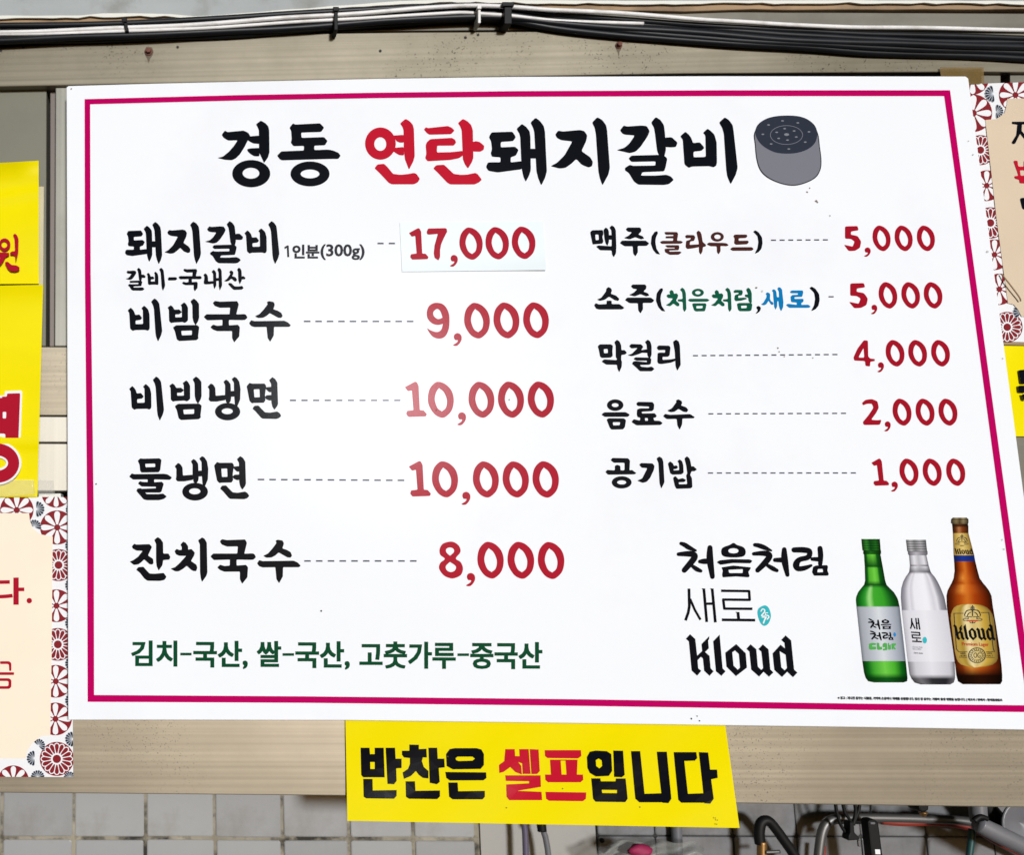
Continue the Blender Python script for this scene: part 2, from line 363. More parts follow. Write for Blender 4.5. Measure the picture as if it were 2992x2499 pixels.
def words(body, quad, Y, material, parent, label=None, bold=0.0, name='lettering', fat=0.0):
    """typeset words from Blender's own built-in font, stretched over quad tl,tr,br,bl (pixels)"""
    c = bpy.data.curves.new('words', 'FONT'); c.body = body; c.offset = bold; c.resolution_u = 3
    o = bpy.data.objects.new('words', c); COL.objects.link(o)
    me = bpy.data.meshes.new_from_object(o.evaluated_get(bpy.context.evaluated_depsgraph_get()))
    v = np.array([p.co[:2] for p in me.vertices]); fs = [list(p.vertices) for p in me.polygons]
    bpy.data.objects.remove(o); bpy.data.meshes.remove(me)
    lo, hi = v.min(0), v.max(0); tl, tr, br, bl = [np.array(q, float) for q in quad]; out = []
    offs = [(0, 0)] if not fat else [(-fat, -fat * .6), (fat, -fat * .6), (-fat, fat * .6), (fat, fat * .6)]; m0 = len(v)
    fs = [[i + m0 * k for i in f] for k in range(len(offs)) for f in fs]
    for k, (x, y) in [(k, p_) for k in range(len(offs)) for p_ in v]:
        u, t = (x - lo[0]) / (hi[0] - lo[0]), (hi[1] - y) / (hi[1] - lo[1])
        p = (tl * (1 - u) + tr * u) * (1 - t) + (bl * (1 - u) + br * u) * t; out.append(at(p[0] + offs[k][0], p[1] + offs[k][1], Y - 0.00004 * k))
    return link(name, mesh(name, out, fs), material, parent, label)

# ------------------------------------------------------------------ lettering outlines
R1 = region(600, 300, 2.625); R2 = region(1400, 300, 2.0); R3 = region(350, 770, 4.0385); R4 = region(360, 1080, 4.2)
R5 = region(360, 1550, 3.8889); R6 = region(1170, 640, 4.2); R7 = region(1170, 1080, 4.2); R8 = region(1170, 1560, 4.2)
R9 = region(1700, 640, 3.0); R10 = region(1700, 960, 3.0); R11 = region(2300, 640, 2.1387); R12 = region(1950, 1550, 3.732)
R13 = region(2480, 1490, 2.699); R14 = region(980, 2080, 1.7213); RA = region(350, 620, 2.763)
G = {}
RAW = {}
def glyph(k, reg, s): G[k] = xf(parse(s), reg); RAW[k] = s
def heavy(k): return parse(RAW[k].replace('P 3', 'P 5').replace('P 2', 'P 4'))
glyph('경', R1, 'Z 125,245 150,212 170,224 295,212 330,230 345,255 325,290 300,340 265,395 235,425 205,440 150,437 92,422 135,412 180,375 215,335 248,287 175,289 140,268;'
  'Z 320,258 415,250 415,315 370,312 345,300 315,280; Z 320,355 350,348 415,345 415,410 375,410 345,392 325,372;'
  'Z 388,165 425,135 460,155 483,180 490,210 492,380 480,420 450,462 436,430 412,380 410,210 400,185; O 352,543 146,105 350,540 64,42')
glyph('동', R1, 'Z 645,190 672,157 690,166 880,156 912,190 888,223 735,228 738,268 910,262 938,292 918,325 836,328 836,362 940,358 980,365 1020,382 1038,405 1020,430 960,430 588,441 570,432 550,405 582,372 755,365 757,330 675,332 655,305 662,280 658,215; O 803,545 150,96 803,545 72,34')
glyph('연', R1, 'O 1343,312 118,124 1342,316 46,52; Z 1440,250 1522,245 1522,305 1490,305 1465,293; Z 1445,345 1522,338 1525,402 1490,402 1460,385 1440,370;'
  'Z 1493,158 1535,122 1565,138 1590,165 1600,200 1606,410 1595,450 1562,513 1545,470 1530,430 1522,350 1520,210 1512,185; Z 1297,502 1320,472 1370,467 1395,490 1440,545 1500,552 1560,545 1600,537 1620,545 1646,583 1630,610 1600,625 1430,625 1405,612 1330,532')
glyph('탄', R1, 'Z 1676,205 1690,187 1710,193 1860,177 1890,190 1912,212 1885,240 1720,244 1700,232; Z 1690,325 1700,300 1725,278 1890,268 1915,282 1924,305 1905,328 1778,328 1776,380 1880,378 1975,368 1975,405 1945,425 1880,438 1705,448 1686,425 1695,390;'
  'Z 1937,155 1975,122 2010,140 2040,170 2052,210 2056,420 2045,455 2014,505 1990,470 1975,430 1970,300 1966,210 1955,182; Z 2050,300 2075,293 2105,300 2140,330 2135,360 2110,375 2050,373; Z 1748,503 1770,478 1830,474 1850,492 1905,545 1960,552 2010,550 2070,537 2090,547 2121,590 2100,610 2065,626 1880,626 1855,612 1785,538')
glyph('돼', R2, 'Z 57,200 72,172 195,168 215,200 200,222 180,225 127,228 126,260 210,256 231,275 215,308 185,318 184,348 250,340 250,388 160,400 110,407 55,398 40,375 50,350 65,347 125,347 125,318 75,315 68,295 75,270 70,225;'
  'Z 218,152 250,122 275,140 295,165 300,200 302,395 290,430 272,462 258,430 248,380 240,200 235,180; Z 290,268 345,268 345,325 290,325; Z 300,115 330,86 355,105 378,135 385,170 396,400 385,440 363,484 345,440 335,400 322,170 315,145')
glyph('지', R2, 'Z 445,185 462,162 490,167 590,158 615,165 632,190 625,225 598,282 650,318 665,345 660,370 640,378 600,362 568,328 540,355 505,380 470,384 417,370 455,350 500,305 545,225 480,218 455,205; Z 660,115 690,83 720,100 742,130 748,160 764,380 755,420 721,483 705,440 697,400 682,180 675,145')
glyph('갈', R2, 'Z 823,160 845,132 865,138 945,132 980,135 997,165 985,195 945,255 915,285 880,294 803,276 850,262 880,235 910,190 855,186 838,180; Z 1005,115 1032,82 1060,100 1080,130 1086,175 1092,275 1082,315 1050,305 1040,280 1028,180 1022,145;'
  'Z 1083,203 1125,200 1160,232 1150,258 1125,260 1085,258; Z 873,325 890,308 1075,303 1100,325 1090,375 1082,400 955,405 945,425 1030,425 1095,420 1120,430 1138,450 1110,475 1080,480 930,478 905,460 875,410 853,395 852,380 880,362 900,368 1030,366 1032,342 890,345')
glyph('비', R2, 'Z 1175,195 1205,168 1225,185 1240,205 1250,235 1290,230 1317,262 1300,280 1253,285 1253,318 1325,316 1322,190 1308,175 1335,150 1355,165 1375,185 1388,230 1390,350 1385,368 1370,377 1345,370 1245,372 1225,380 1200,360 1190,215; Z 1402,115 1435,84 1460,100 1482,130 1488,170 1511,380 1500,420 1470,477 1450,430 1444,390 1430,180 1420,145')
glyph('내', R3, 'Z 987,135 1008,113 1030,130 1040,155 1043,210 1105,205 1105,238 1050,245 1000,245 988,225 995,195 998,155; Z 1083,95 1105,72 1125,85 1138,110 1140,260 1115,303 1103,260 1100,120; Z 1130,172 1172,168 1172,203 1130,207; Z 1150,70 1168,48 1190,60 1202,85 1208,260 1180,320 1167,270 1165,105')
glyph('산', R3, 'Z 1230,205 1265,180 1300,130 1302,115 1290,100 1310,80 1330,88 1342,105 1335,135 1325,148 1365,160 1385,190 1375,210 1355,212 1318,178 1285,205 1255,213; Z 1383,70 1405,47 1425,60 1438,90 1440,200 1415,247 1398,200 1395,95; Z 1436,150 1460,147 1485,168 1478,185 1436,187; Z 1277,243 1290,228 1315,230 1355,268 1400,270 1445,262 1462,290 1440,308 1345,311 1325,295')
glyph('-', R3, 'Z 567,178 578,160 665,160 680,178 660,198 572,200')
glyph('빔', R3, 'Z 563,520 600,492 625,508 645,545 700,541 735,572 700,600 655,600 655,635 733,633 730,510 717,490 760,457 785,480 805,520 805,670 785,690 765,700 740,690 630,697 605,703 582,680 578,545;'
  'Z 833,445 872,412 905,435 935,475 937,640 925,680 895,730 870,690 858,640 855,490; Z 627,755 665,728 910,725 938,748 925,860 928,885 905,905 700,915 672,895 650,800 | 725,795 852,790 850,843 733,848')
glyph('국', R3, 'Z 1097,465 1122,440 1180,450 1385,443 1405,480 1375,600 1470,596 1490,605 1508,638 1480,665 1440,668 1288,665 1288,730 1395,722 1417,750 1410,860 1350,932 1325,880 1325,797 1150,798 1100,780 1068,752 1100,720 1150,735 1210,730 1212,665 1030,670 990,630 1022,598 1295,598 1302,520 1180,522 1120,500')
glyph('수', R3, 'Z 1595,622 1650,595 1700,540 1745,480 1735,455 1760,443 1815,453 1830,485 1812,540 1860,555 1905,580 1922,620 1905,642 1870,640 1770,585 1730,620 1690,640 1630,643; Z 1525,705 1550,668 1590,680 1940,675 1985,695 2020,730 2000,748 1820,748 1817,850 1775,925 1745,880 1732,748 1590,750 1550,738')
glyph('냉', R4, 'Z 1035,212 1075,170 1105,185 1130,225 1135,322 1255,312 1255,375 1150,393 1070,393 1048,370 1055,330 1055,240; Z 1230,150 1262,122 1290,140 1318,180 1325,350 1318,390 1290,425 1262,400 1250,330 1250,190;'
  'Z 1315,265 1365,262 1365,332 1315,335; Z 1330,118 1365,88 1395,105 1425,150 1440,240 1435,370 1400,455 1370,430 1360,300 1358,160; O 1281,517 155,107 1277,512 68,36')
glyph('면', R4, 'Z 1515,205 1550,163 1580,173 1735,172 1755,200 1740,310 1745,380 1725,408 1605,410 1580,415 1550,385 | 1602,243 1673,240 1677,340 1610,342; Z 1740,218 1818,212 1818,278 1790,278 1755,245; Z 1740,335 1760,315 1822,312 1822,378 1790,380 1750,362;'
  'Z 1790,130 1830,92 1865,115 1892,160 1900,420 1890,450 1855,495 1830,455 1818,400 1815,175; Z 1587,480 1610,445 1660,442 1690,475 1740,525 1800,530 1890,515 1920,535 1940,568 1915,595 1880,607 1710,603 1690,590 1625,515')
glyph('물', R4, 'Z 178,1120 210,1090 240,1095 445,1090 470,1110 465,1150 455,1235 435,1262 250,1265 225,1265 208,1245 200,1170 | 270,1158 392,1155 393,1197 275,1200;'
  'Z 72,1315 105,1275 135,1285 500,1280 545,1288 600,1325 575,1355 380,1350 380,1385 475,1378 498,1405 470,1500 450,1512 270,1512 290,1530 430,1530 490,1523 535,1560 500,1590 440,1605 290,1605 250,1595 160,1490 175,1462 210,1458 230,1465 400,1458 402,1440 225,1437 180,1400 205,1370 235,1380 300,1383 300,1350 120,1352')
glyph('잔', R5, 'Z 97,185 125,153 150,163 300,158 328,190 282,287 340,325 345,375 330,390 300,388 238,332 205,365 170,390 120,395 73,357 115,340 170,300 220,235 150,232 110,210; Z 352,110 392,77 425,98 453,140 455,265 515,265 537,305 525,335 455,340 445,400 403,460 380,410 373,350 373,155; Z 147,450 170,420 230,415 260,450 300,492 360,495 460,485 493,530 470,565 420,577 275,575 240,550 190,485')
glyph('치', R5, 'Z 650,165 680,128 710,142 738,180 738,222 775,212 815,255 805,290 770,350 830,390 843,425 830,465 800,465 770,450 722,405 680,440 630,468 590,468 537,438 590,420 640,375 715,292 640,292 600,275 583,240 605,212 640,225 665,222 665,190; Z 850,115 897,80 925,98 950,140 957,480 945,520 895,590 882,550 873,480 870,160')
glyph('맥', R9, 'Z 73,115 90,97 185,95 190,130 180,155 190,195 180,215 115,220 95,222 80,150 | 118,135 147,135 150,182 122,185; Z 190,95 210,72 228,85 238,110 238,200 225,235 210,215 200,180; Z 232,140 268,140 268,180 232,180; Z 242,75 262,54 285,68 298,95 303,240 300,300 280,335 265,310 262,275 160,273 125,240 145,230 262,238 262,150 258,95')
glyph('주', R9, 'Z 385,90 400,73 510,73 522,88 520,110 495,135 535,150 547,170 520,178 470,158 420,178 368,165 410,145 440,115 405,110; Z 333,210 352,188 560,188 592,212 570,235 490,235 492,290 470,328 450,300 447,238 375,238')
glyph('(', R9, 'Z 640,110 662,105 668,122 650,160 645,200 655,260 688,310 655,305 625,270 605,215 612,150')
glyph(')', R9, 'Z 1502,110 1520,97 1550,115 1580,160 1585,210 1575,260 1550,290 1515,305 1540,255 1548,200 1540,150')
glyph('클', R9, 'Z 723,115 740,112 835,113 845,130 835,190 870,190 888,203 870,215 700,217 685,200 705,190 800,190 803,168 735,168 735,150 803,148 803,137 735,137; Z 730,232 745,228 850,228 855,245 850,272 765,275 770,285 860,283 877,292 850,312 770,313 730,290 725,262 745,258 815,257 815,250 750,250')
glyph('라', R9, 'Z 905,150 918,138 985,140 995,160 985,190 955,195 950,200 945,225 1000,222 1030,220 1030,245 980,255 925,262 910,245 915,190 950,180 957,165 915,168; Z 1005,115 1022,100 1040,112 1050,135 1060,200 1090,225 1085,240 1062,245 1058,285 1042,312 1028,290 1025,200')
glyph('우', R9, 'O 1188,155 57,42 1190,155 28,20; Z 1095,222 1112,205 1240,208 1270,212 1288,228 1270,238 1215,235 1217,280 1200,310 1185,290 1183,238 1130,238')
glyph('드', R9, 'Z 1328,150 1340,135 1445,135 1452,150 1440,165 1375,168 1375,190 1455,188 1465,200 1450,220 1350,225 1335,210 1340,170; Z 1300,262 1320,246 1490,245 1508,262 1490,277 1320,278')
glyph('소', R9, 'Z 132,705 170,690 212,635 215,610 232,595 255,605 265,625 255,655 300,670 330,700 320,718 290,712 240,680 200,708 160,718; Z 108,755 122,737 150,748 218,745 218,715 262,715 262,745 330,745 375,778 355,792 150,793 125,785')
glyph('처', R9, 'Z 768,635 785,620 803,632 808,655 830,650 845,665 840,690 825,715 855,740 855,762 835,765 805,740 775,765 735,755 770,735 800,695 755,692 742,672 755,658 775,662; Z 860,618 880,600 900,615 912,650 917,790 900,815 887,790 885,725 845,722 840,705 885,700 880,640')
glyph('음', R9, 'O 1018,645 52,35 1018,645 24,15; Z 930,712 945,698 1100,698 1122,712 1100,724 950,725; Z 967,745 980,738 1085,738 1093,750 1085,790 1078,808 1000,810 985,800 | 1003,762 1062,760 1058,782 1005,784')
glyph('럼', R9, 'Z 1330,632 1345,620 1405,622 1412,640 1405,668 1372,672 1372,692 1415,688 1440,690 1450,700 1400,715 1350,720 1337,705 1342,665 1375,655 1375,645 1335,648; Z 1440,618 1458,600 1478,615 1490,650 1490,735 1475,735 1462,720 1460,690 1430,680 1430,662 1458,660; Z 1360,745 1375,735 1485,735 1495,750 1487,800 1470,808 1385,808 1370,795 | 1395,760 1448,758 1445,780 1398,782')
glyph(',k', R9, 'S 1530,775 1548,762 1568,775 1565,800 1545,822 1525,828 1542,800')
glyph('새', region(1930, 820, 4.468), 'Z 1312,312 1345,285 1385,215 1385,185 1372,172 1395,150 1425,165 1432,185 1428,235 1440,265 1472,285 1475,310 1455,318 1435,300 1412,262 1380,310 1350,322; Z 1455,130 1472,110 1498,120 1512,145 1520,215 1548,215 1545,140 1525,105 1545,82 1572,95 1588,120 1592,170 1605,280 1600,350 1575,400 1555,360 1545,320 1540,268 1525,268 1522,340 1502,380 1485,340 1475,230 1470,150')
glyph('로', R9, 'Z 1825,640 1838,625 1935,625 1942,640 1935,670 1930,682 1865,684 1865,700 1940,698 1945,712 1940,728 1925,735 1925,752 1985,750 2008,768 1990,778 1820,778 1790,755 1805,742 1885,752 1885,732 1835,728 1830,680 1845,665 1895,663 1895,650 1835,650')
glyph('막', R10, 'Z 140,155 158,138 255,138 273,150 268,200 272,240 255,255 175,258 160,245 150,190 | 192,180 228,178 230,215 195,217; Z 285,120 308,98 330,112 345,145 348,190 375,188 396,212 380,228 347,232 345,275 352,290 350,335 328,385 312,350 308,318 215,317 173,290 195,270 300,277 310,270 298,250 297,150')
glyph('걸', R10, 'Z 415,155 432,135 520,138 540,160 520,190 575,180 575,215 530,212 490,228 440,243 400,235 440,220 490,170 435,175; Z 553,118 578,97 600,112 612,150 612,230 600,262 590,262 575,235 568,140; Z 453,268 468,252 595,255 610,268 605,310 590,318 510,320 520,335 580,340 612,333 638,353 615,375 510,375 480,345 440,310 450,290 470,285 570,295 572,282 480,282')
glyph('리', R10, 'Z 657,168 672,148 765,150 778,165 770,235 755,248 708,248 708,275 780,270 820,262 820,285 780,300 700,312 672,308 662,290 665,215 690,210 730,212 732,188 670,190; Z 800,115 825,97 850,112 860,150 867,320 837,372 822,330 815,200')
glyph('음2', R10, 'O 293,672 72,51 293,672 30,17; Z 172,755 195,735 385,733 422,755 405,775 200,775; Z 218,800 232,787 370,788 388,805 378,865 362,885 260,887 245,870 | 272,822 338,822 332,848 275,850')
glyph('료', R10, 'Z 477,660 492,643 620,645 635,665 632,710 615,725 527,730 527,745 640,743 657,765 650,780 628,785 635,808 685,810 710,830 690,847 480,850 435,820 455,795 510,808 512,782 490,778 482,755 485,710 510,700 590,700 590,685 490,680 | 553,785 578,785 582,808 556,810')
glyph('수2', R10, 'Z 748,720 790,700 830,645 825,632 845,620 875,635 880,655 870,675 915,690 935,715 920,735 890,730 848,705 815,730 780,735; Z 712,770 730,748 770,757 950,750 992,778 980,788 882,790 880,840 858,890 838,850 832,793 745,795')
glyph('공', R10, 'Z 253,1155 268,1135 405,1138 423,1158 418,1245 440,1240 480,1270 460,1280 230,1283 207,1260 222,1240 290,1245 290,1205 310,1195 338,1205 340,1245 375,1243 375,1178 280,1178; O 350,1350 87,54 350,1350 40,18')
glyph('기', R10, 'Z 503,1195 520,1180 620,1183 638,1205 632,1240 600,1310 570,1345 535,1355 485,1335 530,1315 575,1225 525,1222; Z 655,1140 680,1122 705,1138 715,1170 725,1350 697,1405 682,1360 672,1180')
glyph('밥', R10, 'Z 755,1185 775,1165 800,1185 808,1205 830,1200 845,1218 830,1232 805,1235 805,1245 855,1243 850,1180 838,1165 858,1147 880,1165 890,1200 893,1265 875,1280 795,1283 775,1270; Z 900,1140 922,1120 945,1140 955,1175 960,1210 980,1208 1010,1237 990,1252 962,1253 950,1285 965,1310 970,1390 955,1403 830,1407 815,1380 800,1310 820,1293 850,1325 850,1350 852,1367 925,1365 918,1310 915,1290 925,1270 915,1200; Z 845,1322 885,1312 915,1330 900,1347 848,1350')
glyph('0', R6, 'S 850,103 920,130 985,200 1010,300 990,410 930,480 875,497 800,460 740,370 725,280 745,180 800,115 | 848,170 854,176 900,215 935,300 925,385 884,424 876,426 830,390 800,300 815,220')
glyph('1', R6, 'Z 105,170 215,110 235,115 255,155 262,300 268,422 310,425 345,465 335,490 300,492 145,497 120,465 130,430 200,422 190,300 183,205 140,215')
glyph('7', R6, 'Z 325,150 340,115 550,110 568,118 574,155 560,180 530,240 500,310 487,380 487,465 468,507 420,475 410,420 420,320 460,180 345,190 325,178')
glyph(',', R6, 'S 610,572 650,545 662,520 630,515 617,480 630,450 665,440 698,465 703,510 685,550 655,580 625,583')
glyph('9', R6, 'S 455,1028 520,1045 570,1100 600,1190 597,1330 565,1420 520,1460 460,1467 400,1445 360,1400 330,1348 334,1344 380,1370 450,1387 500,1360 521,1292 516,1288 460,1300 390,1280 335,1220 325,1140 350,1070 400,1035 | 450,1103 490,1130 516,1205 514,1212 460,1228 410,1190 405,1140')
glyph('8', R8, 'S 605,98 670,110 725,160 735,230 680,305 740,350 768,430 740,510 660,548 600,545 530,510 475,430 490,360 545,310 490,260 482,190 520,125 | 605,170 650,185 658,225 612,268 604,268 565,230 562,190 | 605,350 612,350 680,400 670,450 620,472 570,450 557,400')
glyph('5', R11, 'Z 362,45 440,43 447,70 400,77 398,97 440,105 463,140 455,180 425,198 385,200 355,160 380,165 410,172 422,140 400,124 362,122')
glyph('4', R11, 'Z 480,757 505,760 507,860 520,872 548,875 548,888 520,892 518,922 490,918 487,888 420,885 415,865 440,810 | 478,805 483,866 445,866')
glyph('2', R11, 'Z 468,1150 490,1130 530,1125 565,1140 573,1180 555,1215 525,1255 560,1258 590,1255 580,1287 480,1288 473,1270 510,1225 540,1180 530,1155 500,1155 475,1165')
glyph('L처', R12, 'B 150,145,34 190,160,44 240,192,44 308,222,24; B 122,262,36 200,258,50 275,262,58 300,290,58 260,350,58 185,437,50; B 275,392,34 320,425,44 365,445,32; B 355,342,36 400,340,52 465,338,52; B 465,190,48 465,320,64 492,508,44')
glyph('L음', R12, 'S 722,138 760,160 830,185 855,235 830,285 722,298 615,285 588,240 605,190 680,160 | 720,197 762,205 777,225 762,245 720,252 680,245 665,225 680,205; Z 537,350 570,328 700,315 900,318 928,335 905,362 720,358 580,378; Z 590,405 720,385 910,405 905,425 882,455 898,500 885,515 750,505 605,515 597,490 605,440 | 665,433 825,425 822,467 675,467')
glyph('L처2', R12, 'B 955,160,36 1000,168,44 1060,190,44 1132,222,20; B 942,258,34 1030,252,48 1090,258,56 1115,285,56 1070,350,58 985,437,46; B 1095,385,34 1150,418,44 1195,440,34; B 1175,325,40 1270,325,52; B 1275,210,44 1280,330,64 1310,488,38')
glyph('L럼', R12, 'B 1382,215,50 1480,215,55 1550,232,52 1535,295,50 1440,322,50 1405,375,62 1425,420,50 1500,412,46 1568,385,26; B 1582,315,36 1660,318,45; B 1665,198,48 1672,280,50 1668,370,40; Z 1590,400 1620,385 1740,380 1752,395 1745,440 1762,480 1750,497 1600,497 1578,460 | 1640,425 1695,422 1700,458 1635,460')
glyph('L새', R12, 'P 30 236,637 240,830 228,900 198,985; P 26 248,750 300,870 362,978; P 30 398,637 430,1002; X 370,635 402,635 402,658; P 30 489,637 524,1007; X 462,635 492,635 492,658; P 28 408,802 512,802')
glyph('L로', R12, 'P 28 586,661 892,665 898,760 610,757 622,856 928,858; P 32 770,893 778,978; X 740,892 768,892 768,912; P 30 595,978 958,982')
glyph('K', R12, 'X 202,1185 248,1135 305,1188 325,1370 380,1318 373,1243 457,1157 455,1190 445,1205 452,1290 412,1330 460,1372 472,1508 505,1540 460,1590 402,1535 388,1400 365,1382 330,1420 337,1508 370,1535 325,1588 265,1532 235,1215;'
  'X 570,1140 500,1213 530,1540 590,1590 635,1540 603,1508; X 752,1243 855,1343 868,1500 748,1593 645,1490 632,1337 | 738,1313 780,1352 793,1500 768,1523 722,1478 708,1333;'
  'X 862,1295 908,1245 970,1300 987,1490 1025,1525 1045,1505 1025,1325 993,1298 1042,1247 1103,1300 1123,1520 1157,1552 1108,1600 1050,1545 1000,1598 915,1522 895,1325;'
  'X 1242,1198 1290,1148 1350,1203 1382,1520 1418,1555 1370,1605 1307,1545 1250,1603 1167,1525 1148,1345 1235,1250 1283,1290 1277,1230 | 1225,1320 1290,1360 1305,1505 1280,1530 1243,1497')
def put(k, reg, x0, y0, x1, y1, shear=0.0):
    """a glyph again, stretched over another box of the same zoom region"""
    a, b, c, d = bbox(G[k]); (u0, v0), (u1, v1) = reg(x0, y0), reg(x1, y1); sx = (u1 - u0 - abs(shear) * (v1 - v0)) / (c - a); sy = (v1 - v0) / (d - b)
    return xf(G[k], lambda x, y: (u0 + (x - a) * sx + shear * (y - b) * sy, v0 + (y - b) * sy))
def move(k, dx, dy): return xf(G[k], lambda x, y: (x + dx, y + dy))
def toquad(shapes, quad):
    a, b, c, d = bbox(shapes); tl, tr, br, bl = [np.array(q, float) for q in quad]
    def f(x, y):
        u, t = (x - a) / (c - a), (y - b) / (d - b); p = (tl * (1 - u) + tr * u) * (1 - t) + (bl * (1 - u) + br * u) * t; return p[0], p[1]
    return xf(shapes, f)
def g(*ks): return [s for k in ks for s in G[k]]
def dashes(x0, y0, x1, y1, n, ln, th=4.4):
    out = []
    for i in range(n):
        t = i / max(n - 1, 1); x = x0 + (x1 - ln - x0) * t; y = y0 + (y1 - y0) * t
        out.append([[(x, y - th / 2), (x + ln, y - th / 2), (x + ln, y + th / 2), (x, y + th / 2)]])
    return out

# ------------------------------------------------------------------ the menu board
BF = BOARD_Y; L1 = BF - 0.0004; L2 = BF - 0.0007; L3 = BF - 0.0010
board = thing('menu_board', at(1640, 2118, BF), 'big white Korean menu board with magenta border, red prices and three printed bottles', 'menu board')
top = [(194, 254), (200, 250), (450, 243), (714, 237), (1100, 229), (1500, 223), (2100, 221), (2822, 222), (2830, 228)]
bot = [(3084, 2137), (2992, 2134), (2500, 2126), (2118, 2121), (1700, 2115), (1010, 2106), (500, 2105), (199, 2105)]
bp = slab('board_panel', top + bot, BF, 0.009, MT['board'], board); bevel(bp, 0.0012)
outer = [(247, 289), (700, 277), (1100, 270), (1500, 265.5), (2100, 263), (2776, 263), (2827, 640), (2939.6, 1460), (3025, 2084), (2992, 2082), (2500, 2076), (1700, 2064), (900, 2055), (256, 2052), (254.5, 1500), (248, 800)]
inner = [(263.5, 304), (700, 293), (1100, 286), (1500, 282), (2100, 280), (2759, 280), (2809, 640), (2919.5, 1460), (3002, 2062), (2992, 2062), (2500, 2057), (1700, 2044.5), (900, 2036), (275, 2032), (274, 1500), (265, 800)]
flat('border_stripe', [[outer, inner]], L1, MT['magenta'], board)
def let(sh, m, label, Y=None, parent=None): return flat('lettering', sh, Y or L1, MT[m], parent or board, label)
let(g('경', '동', '돼', '지', '갈', '비'), 'black', 'black title lettering')
let(g('연', '탄'), 'title_red', 'red title lettering')
# row 1
let(put('돼', RA, 42, 78, 342, 417) + put('지', RA, 363, 76, 655, 417) + put('갈', RA, 690, 72, 995, 413) + put('비', RA, 1008, 72, 1288, 417), 'black', 'black dish name, first row')
for body, x0, x1, y0, y1, bd in (('인분', 1395, 1610, 262, 372, 0.022), ('(300g)', 1622, 1975, 259, 384, 0.012)):
    words(body, [RA(x0, y0), RA(x1, y0), RA(x1, y1), RA(x0, y1)], L1, MT['dgrey'], board, 'small dark portion note', bd, fat=0.7)
let(dashes(1103, 711, 1154, 711, 2, 18), 'dash', 'leader dashes, first row')
let(put('갈', R3, 68, 50, 305, 320) + put('비', R3, 318, 50, 535, 320) + G['-'] + put('국', R3, 693, 62, 968, 326) + g('내', '산'), 'black', 'smaller black origin line')
let(xf(parse('X 1328,282 1350,268 1364,268 1368,362 1352,362 1349,287 1332,297'), RA), 'dgrey', 'small dark numeral one')
# row 2 to 5
let(put('비', R3, 95, 413, 500, 918) + g('빔', '국', '수'), 'black', 'black dish name, second row')
let(put('비', R4, 75, 87, 500, 625) + put('빔', R4, 567, 87, 962, 620) + g('냉', '면'), 'black', 'black dish name, third row')
let(G['물'] + put('냉', R4, 634, 1065, 1044, 1610) + put('면', R4, 1117, 1065, 1545, 1593), 'black', 'black dish name, fourth row')
let(g('잔', '치') + put('국', R5, 993, 103, 1507, 607) + put('수', R5, 1523, 108, 2015, 600), 'black', 'black dish name, fifth row')
let(dashes(888, 939, 1208, 939, 10, 19), 'dash', 'leader dashes, second row'); let(dashes(847, 1170, 1170, 1170, 10, 18), 'dash', 'leader dashes, third row')
let(dashes(753, 1401.7, 1181, 1404, 13, 19), 'dash', 'leader dashes, fourth row'); let(dashes(889, 1640, 1217, 1640, 10, 19), 'dash', 'leader dashes, fifth row')
let(G['9'] + put(',', R6, 648, 1400, 752, 1558) + put('0', R6, 783, 1028, 1098, 1466) + put('0', R6, 1143, 1024, 1460, 1464) + put('0', R6, 1507, 1022, 1822, 1462), 'red', 'red price 9,000')
let(put('1', R7, 58, 150, 322, 582) + put('0', R7, 338, 150, 655, 592) + put(',', R7, 700, 525, 805, 685) + put('0', R7, 837, 150, 1153, 592) + put('0', R7, 1198, 148, 1517, 592) + put('0', R7, 1563, 147, 1885, 590), 'red', 'red price 10,000, upper')
let(put('1', R7, 107, 1125, 372, 1560) + put('0', R7, 388, 1127, 707, 1570) + put(',', R7, 752, 1502, 858, 1663) + put('0', R7, 890, 1128, 1208, 1572) + put('0', R7, 1255, 1128, 1577, 1572) + put('0', R7, 1622, 1126, 1945, 1574), 'red', 'red price 10,000, lower')
let(G['8'] + put(',', R8, 807, 483, 917, 647) + put('0', R8, 945, 100, 1268, 552) + put('0', R8, 1315, 100, 1642, 555) + put('0', R8, 1687, 102, 2012, 558), 'red', 'red price 8,000')
for body, x0, x1, y1 in (('김치', 40, 262, 213), ('국산,', 343, 605, 224), ('쌀', 652, 768, 213), ('국산,', 840, 1102, 225), ('고춧가루', 1152, 1618, 219), ('중국산', 1692, 2040, 219)):
    k = 1.6667; d0, d1 = 2.4 * x0 / 1000, 2.4 * x1 / 1000
    words(body, [(360 + x0 / k, 1820 + 88 / k + d0), (360 + x1 / k, 1820 + 88 / k + d1), (360 + x1 / k, 1820 + y1 / k + d1), (360 + x0 / k, 1820 + y1 / k + d0)], L1, MT['green'], board, 'green origin note', 0.018, fat=1.1)
let(xf(parse('P 13 278,154 333,154; P 13 776,156 832,156; P 13 1628,157 1684,157'), region(360, 1820, 1.6667)), 'green', 'green hyphens of the origin note')
